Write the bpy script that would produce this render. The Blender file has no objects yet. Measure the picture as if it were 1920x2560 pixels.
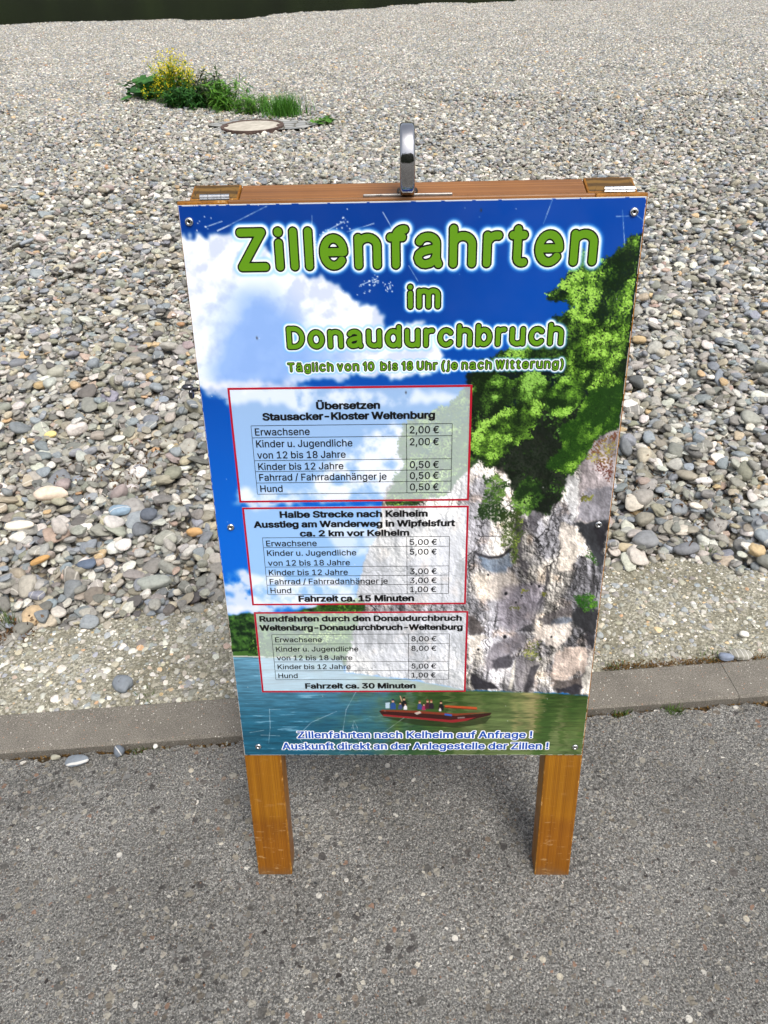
import bpy, bmesh, math, random
import numpy as np
from mathutils import Vector, Matrix, Euler, noise
SC = bpy.context.scene; COL = SC.collection
rad = math.radians

# ---- camera -----------------------------------------------------------------------------------
cam = bpy.data.cameras.new('camera'); CAM = bpy.data.objects.new('camera', cam); COL.objects.link(CAM)
cam.sensor_fit = 'VERTICAL'; cam.sensor_height = 36; cam.sensor_width = 27; cam.lens = 26
cam.clip_start = .05; cam.clip_end = 2000
PITCH, YAW, ROLL = .652398, .031641, -.027901
CAM.matrix_world = Matrix.Translation((-.01448, -.77474, 1.55848)) @ Matrix.Rotation(YAW, 4, 'Z') @ Matrix.Rotation(math.pi/2-PITCH, 4, 'X') @ Matrix.Rotation(ROLL, 4, 'Z')
SC.camera = CAM
# ---- daylight: hazy bright sky, soft sun from behind the viewer's right shoulder ---------------------------------------
SUN_EL, SUN_AZ = rad(60), rad(150)      # azimuth clockwise from +y
W = bpy.data.worlds.new('World'); SC.world = W; W.use_nodes = True
sky = W.node_tree.nodes.new('ShaderNodeTexSky'); sky.sky_type = 'NISHITA'; sky.sun_disc = False
sky.sun_elevation = SUN_EL; sky.sun_rotation = SUN_AZ; sky.air_density = 1.0; sky.dust_density = 4.0; sky.ozone_density = .6
bg = W.node_tree.nodes['Background']; hsv = W.node_tree.nodes.new('ShaderNodeHueSaturation'); hsv.inputs['Saturation'].default_value = .40; W.node_tree.links.new(sky.outputs[0], hsv.inputs['Color']); W.node_tree.links.new(hsv.outputs[0], bg.inputs[0]); bg.inputs[1].default_value = .15
sl = bpy.data.lights.new('sun', 'SUN'); sl.energy = 1.4; sl.angle = rad(26); sl.color = (1, .955, .88)
SUN = bpy.data.objects.new('sun', sl); COL.objects.link(SUN)
SUN.rotation_euler = Vector((math.sin(SUN_AZ)*math.cos(SUN_EL), math.cos(SUN_AZ)*math.cos(SUN_EL), math.sin(SUN_EL))).to_track_quat('Z', 'Y').to_euler()
SC.view_settings.view_transform = 'Standard'; SC.view_settings.look = 'None'
SC.view_settings.exposure = .60; SC.view_settings.gamma = 1; SC.view_settings.use_curve_mapping = False

GLYPHS = """
! 196 67,160 63,509 132,509 128,160;98,-4 86,-3 75,1 66,9 58,18 54,29 52,41 54,53 58,64 66,73 75,80 86,85 98,86 110,85 121,80 130,73 138,64 142,53 143,41 142,29 138,18 130,9 121,1 110,-3
( 273 89,207 90,244 94,283 101,324 105,348 111,372 117,395 124,418 132,441 145,477 160,510 177,539 236,539 219,503 204,466 191,428 179,390 169,351 161,313 156,276 152,241 151,207 152,176 155,145 160,115 167,83 177,50 188,16 196,-5 205,-27 214,-49 225,-72 236,-96 177,-96 160,-66 145,-36 132,-6 121,24 111,55 103,85 97,116 93,146 90,176
) 273 37,-96 49,-72 59,-48 69,-25 78,-3 86,18 97,52 106,85 113,116 118,147 121,177 122,207 121,241 117,276 112,313 104,351 94,390 82,428 69,466 54,503 37,539 97,539 113,510 128,477 142,441 149,418 156,395 162,372 168,348 173,323 179,283 183,244 184,207 183,176 180,145 176,115 170,84 161,53 152,23 140,-7 127,-37 113,-67 97,-96
, 188 38,-119 68,71 137,71 84,-119
- 453 337,244 337,188 114,188 114,244
. 188 95,-4 83,-3 73,1 63,9 55,18 51,29 50,41 51,53 55,64 63,73 73,81 83,85 95,87 107,85 118,81 128,73 135,64 140,53 141,41 140,29 135,18 128,9 118,1 107,-3
/ 249 235,533 71,-76 14,-76 178,533
0 453 227,-7 191,-3 158,7 130,24 105,48 85,77 69,113 61,138 55,164 51,192 49,222 48,254 49,286 51,316 55,344 61,370 69,395 85,431 106,461 130,484 159,502 191,512 227,516 262,512 295,502 323,484 348,461 368,431 384,395 392,370 398,344 402,316 404,286 405,254 404,222 402,192 398,164 392,138 384,113 368,77 348,48 323,24 295,7 263,-3;227,50 250,52 271,60 290,74 306,92 320,116 330,144 338,176 342,213 344,254 342,295 338,332 330,365 320,393 306,416 290,435 271,449 250,457 227,460 203,457 182,449 163,435 147,416 134,393 123,365 115,332 111,295 109,254 111,213 115,176 123,144 134,116 147,92 163,74 182,60 203,52
1 453 76,0 76,55 391,55 391,0;276,509 276,0 212,0 212,448 209,448 86,358 86,427 198,509
2 453 64,0 64,47 234,229 282,282 294,298 303,312 311,327 316,341 319,356 320,371 319,389 315,405 308,419 298,431 287,441 273,449 258,455 241,458 224,460 205,458 188,454 172,447 159,438 148,427 139,413 132,398 128,381 127,362 66,362 68,391 75,418 86,442 102,464 121,482 143,496 168,507 196,513 225,516 254,513 281,507 306,497 328,482 346,465 361,445 372,423 379,398 381,372 380,354 377,336 371,318 363,299 351,280 336,259 267,180 153,60 153,57 389,57 389,0
3 453 218,-7 188,-5 159,1 133,10 108,22 88,38 70,57 57,79 48,104 44,132 109,132 112,115 118,100 126,87 137,76 150,66 165,59 182,54 200,51 219,50 239,51 258,55 275,61 291,69 304,80 315,93 323,108 328,125 329,145 328,163 323,180 316,196 306,211 292,223 275,234 254,241 229,246 201,248 157,248 157,299 288,448 288,452 70,452 70,509 372,509 372,461 211,278 211,289 247,290 279,286 308,276 333,262 354,244 371,222 383,198 391,173 393,145 390,116 383,90 370,66 354,45 333,27 309,12 281,2 251,-5
5 453 221,-7 192,-5 165,1 140,11 118,25 99,41 83,60 71,82 63,105 60,130 122,130 125,115 130,102 138,89 148,78 160,68 173,60 188,54 204,51 221,50 241,51 259,56 276,64 291,75 304,89 314,104 322,122 326,141 328,162 326,183 321,203 314,221 303,237 290,251 275,262 257,270 238,275 218,277 201,276 184,273 167,268 152,262 139,255 128,246 67,253 96,509 366,509 366,452 151,452 134,301 136,301 148,311 162,318 178,325 194,330 212,333 229,334 252,332 274,328 294,321 313,311 330,299 345,285 358,269 370,251 379,231 386,210 390,187 391,163 388,132 381,102 369,76 352,52 332,32 309,15 282,3 253,-4
8 453 226,-7 193,-5 163,1 136,11 111,25 91,42 74,62 62,84 54,109 52,135 53,156 58,176 65,195 75,212 87,228 101,241 117,252 134,260 153,265 153,267 129,276 109,289 93,308 80,330 73,354 70,380 73,405 79,429 90,450 106,469 124,485 146,498 170,508 197,514 226,516 255,514 282,508 306,498 328,485 346,469 361,450 373,429 379,405 382,380 379,354 372,330 359,308 343,289 323,276 300,267 300,265 319,260 335,252 351,241 365,228 377,212 387,195 395,176 399,156 401,135 398,109 391,84 378,62 362,42 341,25 317,11 289,1 259,-5;226,49 248,50 267,54 285,60 300,69 313,79 323,91 331,106 335,121 337,139 335,157 330,173 322,189 312,202 298,213 283,223 265,230 247,234 226,235 206,234 187,230 169,223 154,213 140,202 130,189 122,173 117,157 115,139 117,121 121,106 129,91 139,79 152,69 167,60 185,54 205,50;226,290 244,291 260,294 274,300 287,308 298,318 307,330 314,344 318,359 319,376 318,392 314,407 308,420 299,432 288,442 275,449 260,455 244,459 226,460 208,459 192,455 177,449 164,442 153,432 145,420 138,407 134,392 133,376 134,359 138,344 145,330 154,318 165,308 178,300 193,294 209,291
A 480 16,0 201,509 276,509 463,0 395,0 287,302 264,372 232,478 245,478 213,371 191,302 85,0;110,142 110,199 370,199 370,142
D 502 219,0 96,0 96,57 215,57 254,60 288,68 318,81 343,99 363,122 379,149 390,181 397,216 399,255 397,294 390,329 379,361 364,388 344,410 320,428 291,441 258,449 221,452 93,452 93,509 225,509 254,507 281,504 307,498 331,489 353,478 385,455 412,426 433,391 444,367 451,342 457,315 460,286 462,255 460,224 457,195 451,168 443,142 433,119 421,97 406,77 390,60 371,44 351,31 328,20 303,11 277,5 249,1;125,509 125,0 60,0 60,509
E 419 60,0 60,509 372,509 372,452 125,452 125,286 355,286 355,229 125,229 125,57 375,57 375,0
F 410 60,0 60,509 369,509 369,452 125,452 125,278 346,278 346,221 125,221 125,0
H 517 60,0 60,509 125,509 125,289 392,289 392,509 457,509 457,0 392,0 392,232 125,232 125,0
J 396 185,-7 143,-2 106,11 75,33 60,50 48,70 40,92 35,118 33,145 33,173 98,173 98,145 100,117 108,93 122,74 139,61 160,53 185,50 209,53 230,61 248,74 261,93 269,117 272,145 272,509 336,509 336,145 335,118 330,92 321,70 309,50 294,33 263,11 227,-2
K 467 104,145 104,216 139,261 174,303 212,344 364,509 448,509 231,276 228,276;60,0 60,509 125,509 125,334 124,225 125,193 125,0;372,0 188,259 228,309 449,0
M 628 60,0 60,509 152,509 277,187 287,159 299,123 311,84 322,49 307,49 318,83 330,121 342,158 352,187 476,509 568,509 568,0 504,0 504,291 504,327 505,369 506,413 507,457 513,457 498,409 482,363 467,322 456,291 342,0 286,0 170,291 159,321 145,361 129,408 112,457 119,457 120,416 121,372 122,328 122,291 122,0
R 449 60,0 60,509 236,509 273,506 305,500 333,489 356,473 376,455 390,433 401,408 407,381 409,352 407,323 401,296 390,271 376,250 356,232 333,217 305,206 273,200 236,198 96,198 96,255 234,255 258,256 280,260 298,267 313,276 325,287 334,300 340,316 344,333 345,352 344,371 340,389 334,405 325,419 313,430 298,440 279,446 258,451 233,452 125,452 125,0;353,0 230,229 303,229 428,0
S 447 224,-9 188,-7 156,-1 128,9 102,23 81,40 64,60 51,83 42,109 38,137 104,137 108,118 114,102 123,88 136,76 150,66 166,59 185,53 204,50 224,49 246,50 267,54 286,60 303,69 317,79 329,92 338,106 344,122 346,139 344,154 340,168 332,179 322,189 310,197 296,205 245,222 184,239 145,253 112,269 86,289 67,313 56,341 52,372 54,400 62,425 75,448 92,468 113,484 138,498 165,508 195,514 227,516 259,514 289,508 316,498 340,484 360,468 377,449 390,427 398,403 401,378 337,378 332,402 320,421 302,437 280,449 254,456 225,459 204,457 185,454 167,448 152,440 139,430 129,418 121,405 117,391 115,376 117,359 122,345 131,334 142,324 155,315 169,308 212,293 264,279 312,264 328,256 344,248 359,238 372,226 384,213 395,198 402,180 407,161 408,139 406,112 399,87 386,64 370,43 349,25 323,11 294,0 261,-7
T 449 32,452 32,509 417,509 417,452 257,452 257,0 193,0 193,452
U 517 259,-8 220,-6 186,2 154,15 126,33 103,55 85,80 71,108 63,140 60,173 60,509 124,509 124,178 126,155 132,133 141,113 153,95 169,80 187,68 208,59 232,53 259,52 285,53 309,59 331,68 349,80 364,95 377,113 385,133 391,155 393,178 393,509 457,509 457,173 454,140 446,108 433,80 414,55 391,33 363,15 332,2 297,-6
W 686 155,0 16,509 82,509 163,196 175,145 187,94 197,40 189,40 200,94 211,145 224,196 306,509 380,509 462,196 474,145 486,94 497,40 488,40 499,94 510,145 523,196 603,509 670,509 530,0 455,0 368,323 351,391 336,475 350,475 335,395 318,323 230,0
Z 438 42,0 42,46 273,385 306,431 341,476 348,454 285,452 223,452 40,452 40,509 397,509 397,462 169,129 134,81 97,33 90,54 152,57 214,57 399,57 399,0
a 389 160,-9 137,-7 115,-3 94,5 76,15 60,29 48,45 38,63 32,84 30,108 32,128 36,146 43,161 53,174 64,184 78,193 92,200 108,206 125,211 178,220 234,227 247,229 257,231 265,235 271,240 274,246 276,255 276,257 275,272 272,285 267,297 260,307 251,315 240,322 227,327 212,330 196,331 178,330 163,327 149,322 137,316 127,309 118,301 110,292 104,283 100,274 41,291 51,313 64,331 79,346 95,358 114,368 133,375 153,380 173,383 194,384 239,379 255,375 271,369 286,360 300,350 312,336 322,320 330,301 335,278 337,251 337,0 277,0 277,52 272,52 252,25 242,16 229,8 215,1 199,-4 181,-7;170,45 192,47 211,51 228,59 242,68 254,80 263,93 270,108 274,122 276,138 276,190 259,182 231,176 200,171 175,168 134,159 122,153 112,147 103,139 97,130 93,118 92,105 93,93 96,82 102,72 109,64 119,57 130,52 142,48 156,46
b 424 229,-8 208,-7 189,-3 172,4 159,12 147,21 138,31 118,59 112,59 112,0 53,0 53,509 114,509 114,319 118,319 137,346 147,355 158,364 171,373 188,379 207,383 229,384 259,382 287,374 313,361 335,342 354,320 370,293 381,261 388,227 390,189 388,151 381,116 370,84 355,57 336,34 313,16 288,3 260,-6;220,47 242,49 262,55 279,66 294,80 306,97 316,117 323,139 327,163 328,189 327,215 323,239 316,261 307,281 295,298 280,311 262,322 243,328 220,330 198,328 178,322 161,312 147,299 134,282 125,263 118,241 114,216 113,189 114,162 118,138 125,115 135,95 147,78 162,65 179,55 198,49
c 396 207,-8 174,-5 144,3 117,16 93,35 72,58 56,85 44,116 37,150 34,187 37,225 44,260 56,291 72,318 93,341 117,360 144,374 174,382 207,384 226,384 243,381 260,377 276,371 291,364 305,356 318,346 330,335 340,322 349,308 356,293 362,277 303,262 290,289 270,311 242,325 207,330 184,328 163,321 145,310 130,296 118,278 108,258 102,236 98,212 96,187 98,163 102,139 108,117 118,97 130,80 145,66 163,55 184,49 207,46 243,52 271,66 292,89 304,117 363,102 357,86 350,70 341,56 331,43 319,32 306,21 292,12 277,5 261,-1 244,-5 226,-7
d 424 195,-8 165,-6 137,3 111,16 89,34 70,57 55,84 43,116 36,151 34,189 36,227 43,261 55,293 70,320 89,342 112,361 137,374 165,382 196,384 218,383 237,379 253,373 267,364 278,355 287,346 306,319 311,319 311,509 372,509 372,0 313,0 313,59 307,59 287,31 277,21 266,12 252,4 236,-3 217,-7;205,47 226,49 246,55 263,65 278,78 290,95 299,115 306,138 310,162 312,189 310,216 306,241 300,263 290,282 278,299 263,312 246,322 227,328 205,330 182,328 162,322 145,311 130,298 118,281 108,261 102,239 98,215 96,189 98,163 102,139 109,117 118,97 130,80 145,66 162,55 182,49
e 404 212,-8 177,-5 145,3 117,16 92,35 72,58 56,85 44,116 37,150 34,187 36,224 44,258 55,290 71,317 91,340 115,359 142,373 172,382 205,384 226,383 246,380 266,374 285,366 303,355 319,341 334,324 347,305 357,282 365,256 370,227 371,194 371,169 75,169 75,221 338,221 310,202 308,226 304,248 298,269 288,286 277,301 263,314 246,323 227,328 205,330 183,328 164,323 146,313 131,301 119,286 109,270 102,251 97,231 96,211 96,178 98,151 102,127 110,106 121,88 135,73 151,61 169,53 190,48 212,46 227,47 241,49 254,53 265,58 276,65 285,73 294,82 300,93 306,105 365,91 358,72 348,55 335,39 320,26 302,14 283,4 261,-3 237,-7
f 254 228,379 228,327 6,327 6,379;81,0 81,432 82,452 87,470 96,486 107,499 120,510 135,519 152,525 169,529 187,530 222,527 243,521 227,468 215,472 195,474 178,472 164,468 154,460 147,449 143,435 142,419 142,0
g 425 207,-151 180,-149 156,-146 134,-140 114,-132 97,-122 82,-110 70,-97 59,-84 51,-69 101,-41 122,-66 131,-74 142,-82 154,-88 169,-93 187,-96 207,-97 236,-95 261,-87 282,-75 298,-58 308,-34 311,-6 311,68 306,68 287,41 277,32 266,23 252,16 236,10 217,6 195,5 165,7 138,14 113,27 90,43 71,65 55,90 43,120 36,154 34,191 36,229 43,263 55,293 71,320 90,342 112,361 138,374 166,382 196,384 218,383 237,379 253,373 267,365 279,356 288,346 308,319 313,319 313,379 372,379 372,-9 370,-40 363,-67 350,-90 334,-109 314,-124 291,-136 265,-144 237,-149;205,59 227,61 246,66 264,75 278,87 290,103 300,121 307,142 311,166 312,193 311,219 307,242 300,264 291,283 279,299 264,312 247,322 227,328 205,330 182,328 163,322 145,312 130,298 118,282 109,262 102,241 98,218 96,193 98,167 102,144 109,123 118,104 131,88 145,76 163,66 183,61
h 410 114,227 114,0 53,0 53,509 114,509 114,287 102,287 116,319 132,344 152,362 175,374 200,382 227,384 252,383 275,377 295,369 313,356 328,340 341,321 350,298 355,271 357,240 357,0 296,0 296,235 293,263 286,286 273,304 256,318 235,326 210,329 192,328 176,324 161,317 147,308 136,297 126,283 119,266 115,248
i 167 53,0 53,379 114,379 114,0;84,443 73,444 63,448 54,455 47,463 43,472 41,483 43,494 47,504 54,512 63,518 73,522 84,524 95,522 105,518 114,512 121,504 125,494 126,483 125,472 121,463 114,455 105,448 95,444
j 167 53,379 114,379 114,-30 112,-52 108,-72 102,-90 92,-106 80,-119 65,-129 47,-137 27,-141 4,-143 -10,-143 -10,-87 2,-87 18,-85 31,-80 40,-72 47,-61 51,-46 53,-29;83,443 72,444 62,448 53,455 47,463 42,472 41,483 42,494 47,504 53,512 62,518 72,522 83,524 95,522 105,518 114,512 120,504 125,494 126,483 125,472 120,463 114,455 105,448 95,444
k 381 110,137 110,212 121,212 284,379 360,379 184,199 177,199;53,0 53,509 114,509 114,0;294,0 148,186 191,229 372,0
l 189 139,-2 112,0 91,8 74,20 62,37 55,59 53,84 53,509 114,509 114,99 114,83 117,71 120,62 126,57 135,53 146,52 160,53 170,54 181,3 162,-1
m 610 53,0 53,379 112,379 112,295 108,295 114,314 122,331 132,346 144,358 158,368 172,376 187,382 203,385 219,386 245,383 268,375 287,361 303,342 314,320 321,295 312,295 318,312 326,329 337,343 350,356 364,366 381,375 398,381 417,385 437,386 458,385 478,380 497,372 514,361 529,346 541,328 550,307 555,283 557,255 557,0 496,0 496,254 493,279 485,298 473,313 456,323 438,329 419,330 402,329 387,326 374,320 363,312 353,302 345,290 340,277 336,263 335,247 335,0 274,0 274,260 272,280 265,297 253,311 238,322 220,328 199,330 185,329 171,326 158,320 145,312 135,302 126,289 119,274 115,257 114,238 114,0
n 410 114,227 114,0 53,0 53,379 112,379 112,287 102,287 116,319 132,344 152,362 175,374 200,382 227,384 252,383 275,377 295,369 313,356 328,340 341,321 350,298 355,271 357,240 357,0 296,0 296,235 293,263 286,286 273,304 256,318 235,326 210,329 192,328 176,324 161,317 147,308 136,297 126,283 119,266 115,248
o 415 207,-8 174,-5 144,3 117,16 93,35 72,58 56,85 44,116 37,150 34,187 37,225 44,260 56,291 72,318 93,341 117,360 144,374 174,382 207,384 241,382 271,374 299,360 323,341 343,318 359,291 371,260 379,225 381,187 379,150 371,116 359,85 343,58 323,35 299,16 271,3 241,-5;207,46 231,49 252,55 270,66 285,80 298,97 307,117 314,139 318,163 319,187 318,212 314,236 307,258 298,278 285,296 270,310 252,321 231,328 207,330 184,328 163,321 145,310 130,296 118,278 108,258 102,236 98,212 96,187 98,163 102,139 108,117 118,97 130,80 145,66 163,55 184,49
p 424 53,-143 53,379 112,379 112,319 118,319 137,346 147,355 158,364 171,373 188,379 207,383 229,384 259,382 287,374 313,361 335,342 354,320 370,293 381,261 388,227 390,189 388,151 381,116 370,84 355,57 336,34 313,16 288,3 260,-6 229,-8 208,-7 189,-3 173,4 159,12 147,21 138,31 118,59 114,59 114,-143;220,47 242,49 262,55 279,66 294,80 306,97 316,117 323,139 327,163 328,189 327,215 323,239 316,261 307,281 295,298 280,311 262,322 243,328 220,330 198,328 178,322 161,312 147,299 134,282 125,263 118,241 114,216 113,189 114,162 118,138 125,115 135,95 147,78 162,65 179,55 198,49
r 259 53,0 53,379 112,379 112,321 115,321 124,339 137,354 152,367 171,377 191,383 213,385 229,384 243,384 243,322 230,324 207,326 190,324 174,321 159,315 146,306 135,296 126,284 119,269 115,254 114,237 114,0
s 365 182,-8 157,-7 133,-3 112,3 93,12 76,24 62,38 50,54 41,73 36,94 94,107 101,87 111,72 124,60 141,52 160,47 181,45 206,47 227,53 244,62 258,74 265,88 268,103 266,115 262,126 254,136 243,144 229,150 212,155 149,170 118,180 92,192 72,208 58,227 50,249 47,274 49,295 55,314 65,332 79,347 95,360 115,370 137,378 161,383 187,384 212,383 234,379 254,372 271,363 286,352 299,339 309,324 318,308 324,290 268,277 262,291 254,304 243,316 228,325 210,331 187,333 166,331 147,326 131,317 119,305 111,292 109,277 110,264 115,253 124,243 136,235 152,229 172,223 229,209 261,200 287,187 306,171 320,153 328,131 331,107 329,85 323,65 312,47 298,31 281,18 260,6 236,-2 210,-7
t 227 204,379 204,327 6,327 6,379;65,471 126,471 126,98 127,83 130,70 136,61 144,55 156,51 170,50 185,51 202,54 213,2 192,-3 168,-4 138,-1 113,7 92,21 77,41 68,64 65,93
u 410 182,-5 158,-3 135,2 115,11 97,23 82,39 69,59 60,82 54,109 53,139 53,379 114,379 114,144 116,117 124,94 137,75 154,61 175,53 200,50 218,51 234,55 249,62 263,71 274,83 283,97 290,113 295,132 296,153 296,379 357,379 357,0 298,0 298,92 307,92 294,60 277,35 257,17 234,5 209,-3
v 389 163,0 17,379 84,379 165,155 187,87 206,21 184,21 203,87 224,155 305,379 371,379 226,0
w 567 138,0 23,379 87,379 133,214 154,137 175,41 165,41 186,135 206,214 252,379 316,379 362,214 382,136 402,41 391,41 413,135 434,214 480,379 545,379 429,0 368,0 319,172 305,225 291,280 277,338 291,338 277,280 263,225 248,172 199,0
z 380 42,0 42,46 254,320 254,323 48,323 48,379 333,379 333,331 126,60 126,56 339,56 339,0
Ü 517 259,-8 220,-6 186,2 154,15 126,33 103,55 85,80 71,108 63,140 60,173 60,509 124,509 124,178 126,155 132,133 141,113 153,95 169,80 187,68 208,59 232,53 259,52 285,53 309,59 331,68 349,80 364,95 377,113 385,133 391,155 393,178 393,509 457,509 457,173 454,140 446,108 433,80 414,55 391,33 363,15 332,2 297,-6;331,572 320,574 311,577 302,584 296,592 292,602 290,612 292,623 296,633 302,641 311,648 320,651 331,653 341,651 351,648 359,641 366,633 370,623 371,612 370,602 366,592 359,584 351,577 341,574;187,572 176,574 167,577 158,584 152,592 148,602 146,612 148,623 152,633 158,641 167,648 176,651 187,653 198,651 207,648 216,641 222,633 226,623 227,612 226,602 222,592 216,584 207,577 198,574
ä 389 160,-9 137,-7 115,-3 94,5 76,15 60,29 48,45 38,63 32,84 30,108 32,128 36,146 43,161 53,174 64,184 78,193 92,200 108,206 125,211 178,220 234,227 247,229 257,231 265,235 271,240 274,246 276,255 276,257 275,272 272,285 267,297 260,307 251,315 240,322 227,327 212,330 196,331 178,330 163,327 149,322 137,316 127,309 118,301 110,292 104,283 100,274 41,291 51,313 64,331 79,346 95,358 114,368 133,375 153,380 173,383 194,384 239,379 255,375 271,369 286,360 300,350 312,336 322,320 330,301 335,278 337,251 337,0 277,0 277,52 272,52 252,25 242,16 229,8 215,1 199,-4 181,-7;170,45 192,47 211,51 228,59 242,68 254,80 263,93 270,108 274,122 276,138 276,190 259,182 231,176 200,171 175,168 134,159 122,153 112,147 103,139 97,130 93,118 92,105 93,93 96,82 102,72 109,64 119,57 130,52 142,48 156,46;261,443 251,444 241,448 233,455 226,463 222,472 221,483 222,494 226,503 233,512 241,518 251,522 261,523 272,522 281,518 290,512 296,503 300,494 301,483 300,472 296,463 290,455 281,448 272,444;117,443 107,444 97,448 89,455 82,463 78,472 77,483 78,494 82,503 89,512 97,518 107,522 117,523 128,522 138,518 146,512 152,503 156,494 158,483 156,472 152,463 146,455 138,448 128,444
€ 464 364,329 341,279 16,279 34,329;321,229 298,179 16,179 34,229;423,463 398,409 366,433 329,450 316,453 302,455 288,456 261,453 236,446 213,433 193,415 175,392 161,365 150,333 143,296 141,254 143,213 150,176 161,144 175,116 193,94 213,76 236,63 261,55 288,53 302,54 316,55 329,59 365,74 396,96 422,43 403,28 383,15 361,6 337,-1 313,-5 288,-7 249,-3 212,7 179,25 150,49 125,79 105,115 95,139 88,165 82,193 79,223 78,254 79,285 82,315 88,343 95,369 105,393 125,430 150,460 179,484 212,501 249,512 288,516 313,514 337,510 361,502 383,492 404,479
"""
# ---- printed picture, computed per millimetre of the panel -------------------------------------
PW, PH = 650, 987                       # panel size in mm
def vnoise(x, y, seed):
    r = np.random.default_rng(seed); t = r.random((256, 256)).astype(np.float32)
    xi = np.floor(x).astype(np.int32); yi = np.floor(y).astype(np.int32)
    fx = x - xi; fy = y - yi; fx = fx*fx*(3-2*fx); fy = fy*fy*(3-2*fy)
    a = t[yi & 255, xi & 255]; b = t[yi & 255, (xi+1) & 255]; c = t[(yi+1) & 255, xi & 255]; d = t[(yi+1) & 255, (xi+1) & 255]
    return (a*(1-fx)+b*fx)*(1-fy)+(c*(1-fx)+d*fx)*fy
def fbm(x, y, sc, seed, oc=5, g=.5):
    s = 0; a = 1; n = 0
    for k in range(oc):
        s = s + a*vnoise(x/sc+17.3*k, y/sc+5.1*k, seed+k); n += a; a *= g; sc *= .5
    return s/n
def blur(m, r):
    r = int(r)
    for _ in range(2):
        for ax in (0, 1):
            p = np.pad(m, [(r+1, r) if i == ax else (0, 0) for i in (0, 1)], mode='edge').cumsum(ax, dtype=np.float64)
            n = m.shape[ax]
            m = ((np.take(p, range(2*r+1, 2*r+1+n), ax) - np.take(p, range(0, n), ax))/(2*r+1)).astype(np.float32)
    return m
def inpoly(x, y, P):
    w = np.zeros(x.shape, bool); n = len(P)
    for i in range(n):
        x0, y0 = P[i]; x1, y1 = P[(i+1) % n]
        if y0 == y1: continue
        c = (y0 > y) != (y1 > y)
        w ^= c & (x < (x1-x0)*(y-y0)/(y1-y0)+x0)
    return w
def sstep(a, b, x):
    t = np.clip((x-a)/(b-a), 0, 1); return t*t*(3-2*t)
HM = np.array([0.00090287509, -0.000109829604, -0.297476134, 7.04374031e-06, 0.000548869918, -0.244200516, 4.95688385e-06, -0.00021283269, 1.0]).reshape(3, 3)     # measured picture coordinates -> panel mm
def mm(pts):
    out = []
    for x, y in pts:
        q = HM @ np.array([x, y, 1.]); out.append((q[0]/q[2]*PW, q[1]/q[2]*PH))
    return out
def z4(pts): return mm([(950.5+.2813*x, 777.7+.2813*y) for x, y in pts])
def z6(pts): return mm([(950.5+.2396*x, 1209.7+.2396*y) for x, y in pts])
def z5(pts): return mm([(466.6+.3438*x, 1278.9+.3438*y) for x, y in pts])
def z1(pts): return mm([(363+.3229*x, 380.2+.3229*y) for x, y in pts])
def z2(pts): return mm([(864+.3334*x, 380.2+.3334*y) for x, y in pts])
def C(r, g, b): return np.array([r, g, b], np.float32)/255.

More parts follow.
